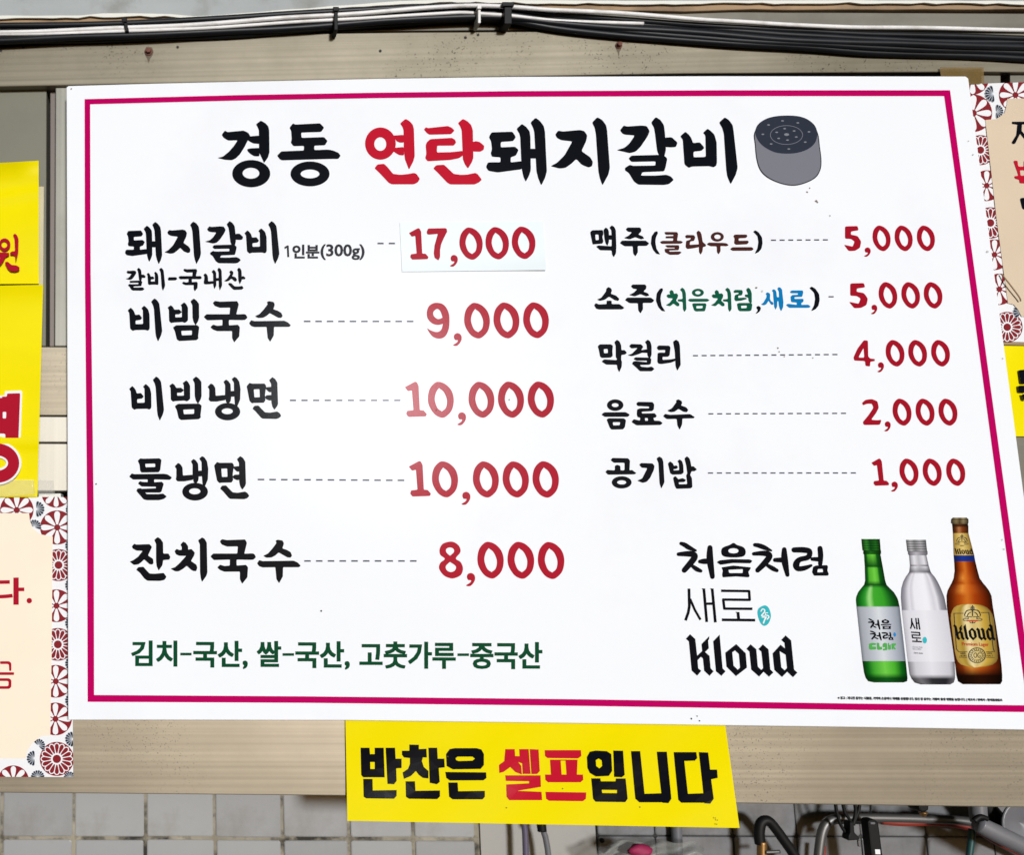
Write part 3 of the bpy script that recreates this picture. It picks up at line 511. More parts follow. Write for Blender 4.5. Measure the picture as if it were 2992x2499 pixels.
# right column
let(g('맥', '주', '(', ')'), 'black', 'black drink name, first row'); let(g('클', '라', '우', '드'), 'brown', 'brown beer name in brackets')
let(G['소'] + move('주', 15, 166.7) + move('(', 15, 166.7) + put(')', R9, 1998, 593, 2085, 805) + G[',k'], 'black', 'black drink name, second row')
let(G['처'] + G['음'] + move('처', 132, 0) + G['럼'], 'dgreen', 'green drink name in brackets'); let(g('새', '로'), 'blue', 'blue drink name in brackets')
let(g('막', '걸', '리'), 'black', 'black drink name, third row'); let(g('음2', '료', '수2'), 'black', 'black drink name, fourth row'); let(g('공', '기', '밥'), 'black', 'black name, fifth row right')
let(dashes(2253, 701.5, 2419, 700.5, 7, 14.5, 3.8), 'dash', 'leader dashes, right column'); let(dashes(2421, 867, 2436, 867, 1, 15, 3.8), 'dash', 'single leader dash')
let(dashes(2025, 1039.3, 2447, 1036, 17, 14.5, 3.8), 'dash', 'leader dashes, right column'); let(dashes(2070, 1209.5, 2472, 1208, 16, 14.5, 3.8), 'dash', 'leader dashes, right column'); let(dashes(2068.7, 1382.7, 2501, 1382.5, 17, 15, 3.8), 'dash', 'leader dashes, right column')
def zeros(xs, w_, y0, y1): return [s for x in xs for s in put('0', R11, x, y0, x + w_, y1, 0.06)]
let(G['5'] + put(',', R11, 482, 177, 522, 235) + zeros((530, 668, 807), 121, 40, 200), 'dred', 'red price 5,000, upper')
let(put('5', R11, 390, 400, 503, 557) + put(',', R11, 525, 535, 563, 595) + zeros((568, 710, 850), 125, 394, 559), 'dred', 'red price 5,000, lower')
let(G['4'] + put(',', R11, 565, 895, 605, 958) + zeros((612, 753, 896), 126, 756, 922), 'dred', 'red price 4,000')
let(G['2'] + put(',', R11, 608, 1265, 647, 1328) + zeros((655, 799, 942), 127, 1123, 1292), 'dred', 'red price 2,000')
let(put('1', R11, 527, 1498, 638, 1668, 0.05) + put(',', R11, 650, 1642, 692, 1705) + zeros((698, 843, 990), 128, 1498, 1669), 'dred', 'red price 1,000')
# logos
let(g('L처', 'L음', 'L처2', 'L럼'), 'black', 'black brush logo'); let(g('L새', 'L로'), 'black', 'thin black logo'); let(G['K'], 'black', 'black gothic logo')
seal = flat('round_seal', xf(parse('S 1060,820 1105,848 1130,930 1110,1005 1075,1040 1040,1038 1010,1000 985,920 995,855'), R12), L1, MT['teal'], board)
let(xf(parse('B 1020,885,10 1035,862,10 1058,868,11 1060,890,12 1040,915,12 1024,932,8; P 9 1024,933 1066,933; P 9 1098,902 1070,902 1068,928; B 1070,928,9 1098,932,11 1106,952,12 1088,972,10; P 13 1028,948 1080,950; B 1078,950,13 1062,975,13 1048,1012,14'), R12), 'white', 'white numerals on the seal', L2)
# drawing of a coal briquette beside the title
RB = region(2180, 320, 5.846)
brq = flat('briquette_picture', xf(parse('S 140,395 150,600 175,840 235,1030 360,1160 560,1255 780,1300 980,1268 1180,1170 1270,1030 1288,860 1262,640 1225,395 1100,250 690,200 280,250'), RB), L1, MT['dgrey'], board)
flat('side', xf(parse('S 155,400 165,600 190,835 250,1020 370,1145 565,1240 780,1283 975,1252 1168,1157 1255,1022 1272,860 1246,640 1208,400 1100,250 690,200 280,250'), RB), L2, MT['grey'], brq)
flat('top_face', xf(parse('S 160,400 200,260 330,160 500,112 700,98 900,112 1060,170 1180,280 1215,420 1180,560 1070,665 900,730 700,750 500,728 320,640 210,530'), RB), L3, MT['navy'], brq)
flat('hole_ring', xf([[disc(690, 432, 280, 40, 166), disc(690, 432, 270, 40, 157)]], RB), BF - 0.0013, MT['grey'], brq)
flat('hole', xf([[disc(x, y, 25 if (x, y) != (692, 424) else 44, 10, 12 if (x, y) != (692, 424) else 23)] for x, y in [(622, 190), (884, 224), (384, 260), (287, 420), (1074, 378), (1010, 553), (428, 585), (730, 671), (658, 323), (820, 363), (522, 386), (692, 424), (556, 490), (857, 466), (708, 519)]], RB), BF - 0.0013, MT['mgrey'], brq)
# fine print
words('※ 경고 : 지나친 음주는 뇌졸중, 기억력 손상이나 치매를 유발합니다. 임신 중 음주는 기형아 출생 위험을 높입니다. | 제조사 / 판매사 : 롯데칠성음료', [(2448, 2036), (2928, 2043), (2930, 2052), (2448, 2046)], L1, MT['dgrey'], board, 'tiny black warning line', 0.012, fat=0.5)

# printed bottles: rows of (y, x_left, x_right, zone) filled with the colours of the printed photograph
def lerp_stops(stops, t):
    for i in range(1, len(stops)):
        if t <= stops[i][0]:
            a, b = stops[i - 1], stops[i]; k = (t - a[0]) / (b[0] - a[0]); return [a[1][j] + (b[1][j] - a[1][j]) * k for j in range(3)]
    return list(stops[-1][1])
SOFT = ('body', 'glow', 'low', 'base', 'neck', 'dark')
def bottle(name, rows, zones, label, Y=L1, gain=0.93, gm=1.22):
    nc = 26; v, f, cols = [], [], []; rr = []
    for i in range(len(rows) - 1):
        a, b = rows[i], rows[i + 1]; n = max(1, int(abs(b[0] - a[0]) / 9))
        for k in range(n):
            t = k / n; rr.append((a[0] + (b[0] - a[0]) * t, a[1] + (b[1] - a[1]) * t, a[2] + (b[2] - a[2]) * t, a[3], t, b[3]))
    rr.append((*rows[-1][:3], rows[-2][3], 1, rows[-1][3]))
    for j in range(len(rr) - 1):
        for q, (y, xl, xr) in ((0, rr[j][:3]), (1, rr[j + 1][:3])):
            for i in range(nc + 1):
                u = i / nc; px, py = R13(xl + (xr - xl) * u, y); v.append(at(px, py, Y)); zc = lerp_stops(zones[rr[j][3]], u); zn = rr[j + q][5] if j + q < len(rr) else None
                if zn and rr[j][3] in SOFT and zn in SOFT: t_ = rr[j + q][4] if (q == 0 or rr[j + 1][4] > 0) else 1.0; zd = lerp_stops(zones[zn if rr[j + q][5] == rr[j][5] or q == 0 else rr[j][5]], u); zc = [zc[h] * (1 - t_) + zd[h] * t_ for h in range(3)]
                c = [min(1, a ** gm * gain) for a in zc]
                if rr[j][3].startswith('cap') and j % 2: c = [a * 0.45 for a in c]
                cols.append((*c, 1))
        n0 = 2 * j * (nc + 1)
        for i in range(nc): f.append((n0 + i, n0 + nc + 1 + i, n0 + nc + 2 + i, n0 + i + 1))
    me = mesh(name, v, f); ca = me.color_attributes.new('Col', 'FLOAT_COLOR', 'POINT')
    for i, c in enumerate(cols): ca.data[i].color = c
    return link(name, me, MT['picture'], board, label)
gz = dict(cap=[(0, (.005, .04, .008)), (.25, (.06, .30, .05)), (.45, (.01, .10, .02)), (.75, (.03, .2, .03)), (1, (.003, .03, .006))],
    ring=[(0, (.002, .02, .004)), (.4, (.02, .16, .02)), (1, (.002, .02, .004))],
    neck=[(0, (.004, .05, .008)), (.14, (.01, .16, .02)), (.2, (.10, .42, .04)), (.5, (.20, .60, .09)), (.66, (.12, .46, .05)), (.74, (.01, .14, .02)), (1, (.003, .04, .007))],
    dark=[(0, (.003, .05, .008)), (.5, (.01, .13, .02)), (1, (.002, .03, .006))],
    body=[(0, (.005, .08, .01)), (.1, (.01, .2, .02)), (.22, (.05, .36, .05)), (.32, (.40, .72, .30)), (.42, (.08, .42, .05)), (.65, (.06, .38, .04)), (.85, (.01, .13, .02)), (1, (.003, .04, .008))],
    label=[(0, (.22, .24, .27)), (.07, (.40, .42, .46)), (.3, (.52, .55, .60)), (.5, (.66, .69, .72)), (.75, (.48, .51, .57)), (.93, (.34, .37, .42)), (1, (.16, .18, .22))],
    low=[(0, (.003, .04, .006)), (.12, (.01, .17, .02)), (.25, (.08, .40, .05)), (.5, (.20, .60, .10)), (.72, (.10, .46, .05)), (.88, (.01, .16, .02)), (1, (.003, .05, .008))])
bt = bottle('green_bottle_picture', [(231, 100, 245, 'cap'), (318, 108, 252, 'cap'), (325, 116, 255, 'ring'), (347, 114, 255, 'ring'), (352, 121, 250, 'neck'), (448, 127, 268, 'dark'), (460, 127, 270, 'neck'), (560, 130, 288, 'neck'), (592, 122, 298, 'dark'), (618, 100, 322, 'body'), (650, 75, 355, 'body'), (690, 59, 380, 'body'), (715, 57, 390, 'body'), (770, 62, 402, 'label'), (1195, 108, 450, 'low'), (1290, 122, 460, 'low'), (1330, 135, 464, 'dark'), (1355, 155, 460, 'dark'), (1364, 200, 430, 'dark')], gz, 'green glass bottle with silver label')
cz = dict(cap=[(0, (0.122, 0.122, 0.127)), (.2, (0.424, 0.424, 0.435)), (.4, (0.224, 0.224, 0.235)), (.7, (0.405, 0.405, 0.422)), (1, (0.104, 0.104, 0.115))],
    ring=[(0, (0.102, 0.097, 0.113)), (.4, (0.404, 0.395, 0.427)), (1, (0.102, 0.097, 0.113))],
    neck=[(0, (0.164, 0.159, 0.181)), (.12, (0.427, 0.423, 0.455)), (.25, (0.629, 0.625, 0.663)), (.5, (0.427, 0.423, 0.455)), (.8, (0.611, 0.611, 0.644)), (1, (0.154, 0.149, 0.171))],
    dark=[(0, (0.064, 0.064, 0.075)), (.3, (0.287, 0.287, 0.309)), (.6, (0.207, 0.207, 0.229)), (1, (0.074, 0.074, 0.085))],
    body=[(0, (0.166, 0.161, 0.188)), (.08, (0.309, 0.305, 0.343)), (.18, (0.633, 0.628, 0.677)), (.24, (0.513, 0.508, 0.557)), (.3, (0.675, 0.675, 0.719)), (.6, (0.715, 0.715, 0.759)), (.74, (0.533, 0.528, 0.577)), (.8, (0.653, 0.648, 0.697)), (.88, (0.309, 0.305, 0.343)), (1, (0.124, 0.119, 0.141))],
    label=[(0, (0.409, 0.405, 0.443)), (.1, (0.575, 0.575, 0.619)), (.5, (0.673, 0.673, 0.711)), (1, (0.535, 0.535, 0.579))],
    low=[(0, (0.182, 0.177, 0.193)), (.15, (0.509, 0.505, 0.543)), (.5, (0.635, 0.635, 0.679)), (.9, (0.491, 0.486, 0.530)), (1, (0.142, 0.137, 0.153))],
    base=[(0, (0.052, 0.052, 0.057)), (.2, (0.162, 0.157, 0.173)), (.45, (0.032, 0.032, 0.037)), (.8, (0.022, 0.022, 0.027)), (1, (0.122, 0.117, 0.133))])
bottle('clear_bottle_picture', [(237, 452, 608, 'cap'), (325, 462, 618, 'cap'), (332, 467, 622, 'ring'), (352, 469, 622, 'ring'), (360, 477, 613, 'neck'), (440, 483, 630, 'ring'), (446, 483, 632, 'neck'), (490, 478, 646, 'dark'), (508, 466, 658, 'body'), (530, 450, 678, 'body'), (570, 430, 702, 'body'), (620, 416, 726, 'body'), (690, 412, 754, 'body'), (798, 420, 776, 'label'), (1200, 467, 834, 'low'), (1300, 480, 839, 'low'), (1335, 497, 838, 'base'), (1365, 520, 828, 'base'), (1380, 570, 800, 'base')], cz, 'clear glass bottle with pale label', L1, 1.06, 1.12)
bz = dict(cap=[(0, (.06, .05, .03)), (.3, (.32, .26, .14)), (.5, (.14, .1, .05)), (.7, (.36, .3, .17)), (1, (.05, .04, .02))],
    ring=[(0, (.02, .01, .005)), (.4, (.12, .05, .02)), (1, (.015, .008, .004))],
    neck=[(0, (.03, .01, .004)), (.2, (.15, .05, .015)), (.4, (.45, .22, .10)), (.6, (.25, .07, .02)), (1, (.03, .01, .004))],
    gold=[(0, (.30, .20, .06)), (.2, (.55, .40, .12)), (.5, (.72, .56, .22)), (.85, (.45, .32, .09)), (1, (.22, .14, .04))],
    band=[(0, (.01, .02, .10)), (.4, (.02, .06, .32)), (1, (.01, .03, .16))],
    body=[(0, (.05, .01, .003)), (.12, (.17, .03, .005)), (.3, (.44, .10, .012)), (.45, (.60, .20, .03)), (.62, (.40, .075, .01)), (.85, (.17, .026, .005)), (1, (.03, .008, .003))],
    glow=[(0, (.07, .015, .004)), (.15, (.25, .05, .01)), (.35, (.72, .30, .06)), (.55, (.55, .14, .02)), (.8, (.22, .04, .01)), (1, (.035, .01, .003))],
    base=[(0, (.01, .005, .003)), (.5, (.04, .012, .006)), (1, (.008, .004, .003))])
bottle('beer_bottle_picture', [(62, 822, 930, 'cap'), (75, 808, 944, 'cap'), (105, 806, 944, 'cap'), (110, 815, 940, 'ring'), (135, 818, 944, 'neck'), (185, 822, 944, 'gold'), (360, 828, 990, 'band'), (408, 832, 998, 'body'), (480, 836, 1016, 'body'), (540, 828, 1032, 'glow'), (580, 812, 1060, 'body'), (600, 800, 1078, 'glow'), (640, 780, 1108, 'glow'), (680, 772, 1126, 'body'), (760, 774, 1136, 'body'), (900, 793, 1160, 'body'), (1100, 822, 1190, 'body'), (1240, 842, 1206, 'glow'), (1310, 850, 1211, 'base'), (1355, 862, 1210, 'base'), (1378, 900, 1195, 'base')], bz, 'brown beer bottle with gold labels')
gl = bottle('gold_label', [(746, 915, 995, 'gold'), (749, 885, 1030, 'gold'), (757, 852, 1060, 'gold'), (772, 830, 1090, 'gold'), (795, 816, 1114, 'gold'), (825, 806, 1132, 'gold'), (860, 804, 1144, 'gold'), (1000, 821, 1161, 'gold'), (1130, 838, 1174, 'gold'), (1175, 850, 1175, 'gold'), (1200, 862, 1165, 'gold'), (1222, 885, 1138, 'gold'), (1236, 925, 1095, 'gold'), (1245, 980, 1020, 'gold')], dict(gold=[(0, (.42, .28, .08)), (.12, (.50, .36, .09)), (.22, (.40, .28, .05)), (.36, (.80, .70, .42)), (.5, (.62, .50, .22)), (.62, (.66, .54, .24)), (.75, (.58, .40, .08)), (.88, (.42, .30, .07)), (1, (.24, .16, .05))]), 'gold label of the beer bottle', L2)
def sm(sh, m, label, Y=L2 - 0.0004): return flat('lettering', sh, Y, MT[m], board, label)
R13q = lambda *p: [R13(*a) for a in p]
sm(toquad(g('L처', 'L음'), R13q((148, 858), (334, 862), (340, 946), (160, 950))) + toquad(g('L처2', 'L럼'), R13q((165, 955), (345, 960), (355, 1030), (172, 1036))), 'black', 'brush lettering on the green bottle', L2)
flat('leaf_print', xf(parse('Z 160,1058 190,1050 218,1056 214,1068 185,1070 183,1080 214,1080 217,1103 165,1106 160,1090; Z 222,1050 240,1052 244,1085 262,1080 264,1104 230,1108 223,1095; Z 268,1060 285,1050 303,1056 306,1108 270,1113 269,1098 288,1095 287,1086 268,1088; Z 309,1052 318,1052 320,1072 332,1062 334,1104 312,1106; Z 338,1056 372,1054 374,1068 356,1078 375,1102 358,1104 350,1092 349,1104 340,1104'), R13), L2, MT['lgreen'], board)
flat('blue_mark', xf(parse('S 362,968 372,980 372,995 362,1003 354,992 353,978'), R13), L2, MT['lblue'], board)
sm(toquad(heavy('L새'), R13q((484, 855), (560, 855), (566, 948), (482, 945))) + toquad(heavy('L로'), R13q((492, 962), (572, 965), (578, 1048), (500, 1045))), 'black', 'thin lettering on the clear bottle', L2)
flat('round_seal', xf([[disc(600, 1030, 17, 16, 26)]], R13), L2, MT['teal'], board)
words('Korean Soju\nSince 2021', R13q((505, 1078), (580, 1080), (583, 1108), (505, 1104)), L2, MT['mgrey'], board, 'tiny grey words')
words('Zero sugar', R13q((512, 1124), (588, 1128), (588, 1142), (512, 1138)), L2, MT['dgrey'], board, 'tiny black words', 0.02)
kq = lambda *p: toquad(G['K'], R13q(*p))
sm(kq((833, 303), (978, 303), (988, 355), (838, 355)), 'black', 'gothic word on the neck label', L2)
sm(kq((822, 905), (1150, 895), (1160, 1035), (838, 1035)), 'black', 'gothic word on the gold label')
words('Premium Lager', R13q((892, 1046), (1102, 1050), (1106, 1086), (896, 1080)), L2 - 0.0004, MT['lred'], board, 'red words on the gold label', 0.01)
def crest(cx, cy, s):
    P_ = lambda x, y: f'{cx + x * s},{cy + y * s}'; B_ = lambda *q: 'B ' + ' '.join(f'{cx + x * s},{cy + y * s},{w_ * s}' for x, y, w_ in q) + ';'
    out = ''
    for m in (-1, 1):
        out += B_((m * 8, -38, 5), (m * 45, -30, 7), (m * 62, 0, 6), (m * 58, 12, 4)) + B_((m * 10, -20, 4), (m * 32, -8, 6), (m * 45, 18, 5), (m * 60, 22, 5)) + B_((m * 6, 18, 5), (m * 35, 18, 5), (m * 35, 34, 5), (m * 72, 34, 4), (m * 68, 46, 4), (m * 30, 48, 5))
        out += B_((m * 9, -62, 5), (m * 12, -45, 5), (m * 2, -30, 5)) + B_((m * 12, 66, 5), (m * 22, 58, 5))
    return parse(out + B_((0, -72, 6), (0, 10, 6)) + B_((0, 60, 10), (0, 64, 10)))
flat('emblem', xf(crest(977, 828, 1.0), R13), L2 - 0.0004, MT['dgrey'], board); flat('emblem', xf(crest(893, 243, 0.66), R13), L2, MT['dgrey'], board)
flat('emblem', xf(parse('P 10 935,876 1020,876'), R13), L2 - 0.0006, MT['lred'], board, 'red scroll of the emblem')
flat('emblem', xf([[disc(1012, 1150, 69, 32, 62), disc(1012, 1150, 62, 32, 56)], [disc(1012, 1150, 44, 28, 40), disc(1012, 1150, 40, 28, 36)]] + [[disc(1012 + 53 * math.cos(a), 1150 + 48 * math.sin(a), 5, 6)] for a in np.linspace(0, 6.28, 20)[:-1]], R13), L2 - 0.0004, MT['dgrey'], board, 'round black stamp ring')
words('OG', R13q((985, 1128), (1040, 1128), (1040, 1170), (985, 1170)), L2 - 0.0004, MT['dgrey'], board, 'letters in the stamp')
for x in (878, 1088): words('100%\nHOPS' if x < 900 else '100%\nMALT', R13q((x, 1128), (x + 52, 1128), (x + 52, 1160), (x, 1160)), L2 - 0.0004, MT['dgrey'], board, 'tiny words by the stamp')
flat('label_rule', xf(parse('P 5 905,818 830,818 850,1100 868,1122 935,1122; P 5 1045,812 1105,812 1140,1095 1150,1120 1085,1122; P 4 870,1165 935,1167; P 4 1085,1167 1150,1167'), R13), L2 - 0.0004, MT['dgrey'], board)
# dust specks and grease on the board
for i, (x, y, r, m) in enumerate([(2366, 549, 2.6, 'speck'), (2359, 561, 3.6, 'speck'), (2385, 587, 4, 'speck'), (2389, 591, 3, 'speck'), (2210, 841, 4, 'speck'), (2227, 851, 3.5, 'smoke'), (2273, 1017, 3, 'speck'), (2277, 1028, 2.4, 'speck'), (2292, 1042, 2, 'speck'), (2375, 1046, 2, 'speck'),
      (208, 259, 3, 'speck'), (939, 1786, 3, 'dgrey'), (2020, 2101, 3, 'dgrey'), (2044, 2108, 2.5, 'dgrey'), (2037, 2094, 2, 'dgrey'), (2885, 735, 5, 'smoke'), (2830, 412, 3, 'smoke'), (2843, 452, 3, 'smoke'), (2930, 1048, 3, 'smoke'), (2928, 1578, 3, 'smoke'), (2933, 1606, 3, 'smoke'), (281, 1415, 2.4, 'dgrey'), (2425, 630, 2.2, 'dgrey'), (1488, 1168, 2, 'dgrey'), (1275, 1199, 2.4, 'speck')]):
    p = []
    for k in range(8): a = k * math.pi / 4; q = r * random.uniform(0.6, 1.15); p.append((x + q * math.cos(a), y + q * math.sin(a)))
    flat('speck', [[p]], L2 if i != 24 else L3, MT[m], board)

# ------------------------------------------------------------------ price patch stuck on the board
patch = thing('price_sticker', at(1380, 790, L1), 'white rectangular sticker reading 17,000 patched over the first price on the menu board', 'sticker')
sheet('sticker_sheet', [(1168, 651), (1586, 648), (1596, 789), (1175, 794)], lambda u, v: L1 - 0.0007 - 0.0042 * max(0, v - 0.78) ** 1.3 * (0.6 + u) - 0.010 * max(0, u + v - 1.55) ** 2, MT['sticker'], patch, 16, 16, 0.0006)
flat('lettering', g('1', '7', ',', '0') + put('0', R6, 1045, 97, 1332, 493) + put('0', R6, 1368, 91, 1657, 489), lambda x, y: L1 - 0.0013, MT['red'], patch)

# ------------------------------------------------------------------ yellow self-service banner below the board
ban = thing('yellow_banner', at(1570, 2410, -0.012), 'yellow rectangular banner with black and red Korean words hanging below the menu board', 'banner')
by = lambda u, v: -0.003 - 0.003 * math.sin(u * 5 + 1) * v - 0.0012 * math.sin(u * 21 + v * 6) - 0.014 * max(0, v - 0.35) ** 1.5 - 0.03 * max(0, u + v - 1.72) ** 1.6
bq = [(1009, 2100), (2118, 2112), (2161, 2421), (1015, 2400)]
sheet('vinyl_sheet', bq, by, MT['yellow'], ban, 40, 24, 0.0005)
def byp(x, y):
    u = (x - 1012) / 1125; v = (y - 2104) / 302; return by(min(max(u, 0), 1), min(max(v, 0), 1)) - 0.0006
def fine(sh, st=26):                      # extra edges so that print follows the curved sheet
    a, b, c, d = bbox(sh); out = []
    for s in sh:
        loops = []
        for lp in s:
            q = []
            for i in range(len(lp)):
                p0, p1 = lp[i], lp[(i + 1) % len(lp)]; n = max(1, int(math.hypot(p1[0] - p0[0], p1[1] - p0[1]) / st))
                q += [(p0[0] + (p1[0] - p0[0]) * k / n, p0[1] + (p1[1] - p0[1]) * k / n) for k in range(n)]
            loops.append(q)
        out.append(loops)
    return out
def bl(s, m): flat('lettering', fine(xf(parse(s), R14)), byp, MT[m], ban)
bl('X 127,183 172,183 174,215 198,215 198,183 243,183 248,332 140,332 130,320 | 175,255 198,255 198,290 176,290; X 253,183 300,183 303,238 333,238 333,285 306,287 308,350 295,367 262,365; X 140,340 187,340 188,398 308,396 308,425 295,440 155,438 142,430;'
   'X 372,167 420,168 420,190 458,188 460,232 440,232 435,250 445,280 468,300 468,338 440,335 420,320 405,300 380,325 345,340 338,308 365,290 375,265 375,235 345,232 335,218 335,198 372,198; X 468,183 512,183 515,238 548,238 550,282 520,285 525,355 510,367 475,360; X 353,352 400,352 403,400 526,398 526,428 512,442 370,440 355,430;'
   'X 557,215 575,190 600,185 710,185 735,192 747,215 747,270 730,290 590,292 560,275 | 605,235 615,228 690,228 702,238 690,248 620,250 607,245; X 553,305 758,307 760,335 745,347 575,348 558,335; X 568,358 615,358 618,402 752,400 752,430 740,443 590,443 572,430', 'black')
bl('X 855,190 902,190 905,235 935,275 938,318 905,305 880,280 845,305 825,310 823,270 850,250; X 925,190 972,190 982,315 943,315 940,262 905,250 905,225 927,225; X 978,190 1022,192 1028,300 1015,315 987,316; X 855,322 1032,322 1034,380 915,400 1037,405 1040,447 875,447 862,430 860,368 975,362 975,352 858,350;'
   'X 1053,195 1235,195 1237,225 1220,237 1068,235 1055,225; X 1080,243 1218,243 1215,318 1245,318 1247,345 1232,357 1070,357 1057,345 1055,318 1085,318 | 1133,248 1158,248 1163,318 1138,318; X 1057,405 1262,408 1260,440 1245,452 1075,450 1060,440', 'title_red')
bl('X 1265,230 1280,203 1310,197 1365,200 1388,215 1392,300 1375,325 1310,328 1280,310 1268,285 | 1310,245 1325,237 1340,248 1342,275 1328,287 1312,275; X 1398,197 1447,198 1455,320 1440,332 1403,330; X 1287,337 1333,337 1335,352 1410,352 1412,338 1460,338 1470,440 1458,457 1310,455 1297,440 | 1340,395 1418,396 1418,412 1342,411;'
   'X 1487,200 1533,200 1555,415 1645,412 1650,458 1530,458 1510,440; X 1617,203 1667,203 1690,440 1675,462 1645,460; X 1702,205 1815,205 1820,235 1808,248 1755,250 1773,415 1855,412 1860,460 1740,460 1725,445; X 1828,205 1875,207 1885,293 1920,293 1923,335 1890,342 1903,440 1885,465 1858,463', 'black')
for x, y in ((2090, 2392), (2096, 2398), (2094, 2410), (1870, 2360), (1644, 2306), (1308, 2212), (1480, 2362)): flat('speck', [[disc(x, y, 2.2, 6)]], byp(x, y) - 0.0004, MT['speck'], ban)

# ------------------------------------------------------------------ aluminium beams and panels behind
def beam(name, outline, Y, th, m, label, cat='beam'):
    o = slab(name, outline, Y, th, MT[m]); bevel(o, 0.0015); tag(o, label, cat); return finish_top(o)
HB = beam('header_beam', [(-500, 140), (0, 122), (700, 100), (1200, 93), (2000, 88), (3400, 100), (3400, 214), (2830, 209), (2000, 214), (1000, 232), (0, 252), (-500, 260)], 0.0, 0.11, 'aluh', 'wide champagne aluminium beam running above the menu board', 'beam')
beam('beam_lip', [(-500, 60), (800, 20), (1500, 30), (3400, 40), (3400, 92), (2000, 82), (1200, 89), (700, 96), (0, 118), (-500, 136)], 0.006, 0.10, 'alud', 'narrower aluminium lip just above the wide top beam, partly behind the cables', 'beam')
beam('lower_beam', [(-500, 2060), (3600, 2080), (3600, 2369), (2992, 2361), (2150, 2349), (1016, 2327), (0, 2318), (-500, 2314)], 0.0, 0.06, 'alu', 'wide champagne aluminium beam below the menu board, above the tiled wall', 'beam')
beam('rail_profile', [(-500, 1009), (300, 1014), (300, 1215), (-500, 1212)], 0.0, 0.06, 'alu', 'tall ribbed aluminium profile beside the lower yellow sheet, topmost of three', 'profile')
beam('rail_profile', [(-500, 1214), (300, 1218), (300, 1293), (-500, 1291)], -0.002, 0.06, 'strip', 'short smooth aluminium profile between two taller ribbed ones', 'profile')
beam('rail_profile', [(-500, 1294), (300, 1296.5), (300, 1436), (-500, 1434)], 0.0, 0.06, 'strip', 'ribbed aluminium profile right above the dark slot and the flowered notice', 'profile')
beam('wall_panel', [(-500, 264), (136, 255), (134, 1012), (-500, 1007)], 0.018, 0.03, 'olive', 'olive grey wall panel behind the left yellow sheets', 'panel')
beam('dark_track', [(133, 262), (147, 262), (146, 1013), (131, 1013)], 0.05, 0.01, 'dark', 'dark vertical slot between olive panel and brown track', 'track')
beam('brown_track', [(146, 266), (162, 266), (159, 1013), (144, 1013)], 0.022, 0.03, 'brownstrip', 'thin brown vertical track left of the menu board', 'track')
beam('door_frame', [(162, 254), (300, 252), (300, 1012), (159, 1012)], 0.008, 0.05, 'frame', 'pale vertical aluminium door frame beside the menu board', 'frame')
back = slab('back_wall', [(-700, 200), (3700, 150), (3700, 2150), (-700, 2150)], 0.085, 0.03, MT['dark']); tag(back, kind='structure'); finish_top(back)
beam('ledge_block', [(112, 1443), (178, 1442), (178, 1456), (112, 1458)], 0.002, 0.03, 'plasteredge', 'small pale block in the dark slot above the flowered notice', 'block')
beam('window_bar', [(2868, 212), (2925, 212), (2925, 1020), (2868, 1020)], 0.01, 0.03, 'alud', 'grey bar right of the menu board behind the flowered notice', 'bar')
beam('window_bar', [(2952, 218), (3400, 218), (3400, 1400), (2952, 1400)], 0.008, 0.03, 'alud', 'grey bar at the right edge behind the flowered notice', 'bar')
beam('brown_ledge', [(2900, 996), (3400, 1004), (3400, 1016), (2900, 1008)], -0.001, 0.05, 'wood', 'thin brown ledge under the right flowered notice', 'ledge')
beam('dark_post', [(2960, 1270), (3400, 1276), (3400, 2060), (2960, 2060)], 0.0, 0.03, 'alud', 'dull metal panel under the right yellow notice', 'panel')
# drilled holes and bolts in the top beam
for x, y, s in ((67, 138, 4), (519, 137, 4.2), (1111, 148, 4.4), (1360, 109, 4.4), (1397, 101, 4), (2, 146, 5)):
    flat('drill_hole', [[disc(x, y, s, 10)]], -0.0004, MT['dark'], HB)
def bolt(x, y, r, label, drip=14):
    b = thing('bolt', at(x, y, 0), label, 'bolt')
    c = at(x, y, 0); R_ = r / 1900
    def cyl(name, r_, y0, y1, n, m):
        v = [c + Vector((r_ * math.cos(2 * math.pi * k / n + .2), yy, r_ * math.sin(2 * math.pi * k / n + .2))) for yy in (y1, y0) for k in range(n)]
        f = [tuple(range(n)), tuple(range(2 * n - 1, n - 1, -1))] + [((k + 1) % n, k, n + k, n + (k + 1) % n) for k in range(n)]
        o = link(name, mesh(name, v, f), MT[m], b); bevel(o, 0.0008)
    flat('rust_stain', [[[(x - r * 1.0, y - 2), (x - r * 0.7, y + r), (x - r * 0.3, y + r + drip * 0.6), (x + 1, y + r + drip * 1.6), (x + r * 0.35, y + r + drip * 0.5), (x + r * 0.8, y + r), (x + r * 1.2, y), (x + r * 0.8, y - r * 1.1), (x - r * 0.5, y - r * 1.2)]]], -0.0003, MT['stain'], b)
    cyl('washer', R_ * 1.1, 0.0, -0.002, 18, 'rust'); cyl('bolt_head', R_ * 0.78, -0.002, -0.008, 6, 'rust')
bolt(434, 151, 12.5, 'rusty brown bolt in the top beam, above the left part of the menu board')
bolt(1807, 133, 10, 'rusty brown bolt under the cables, above the right half of the menu board')

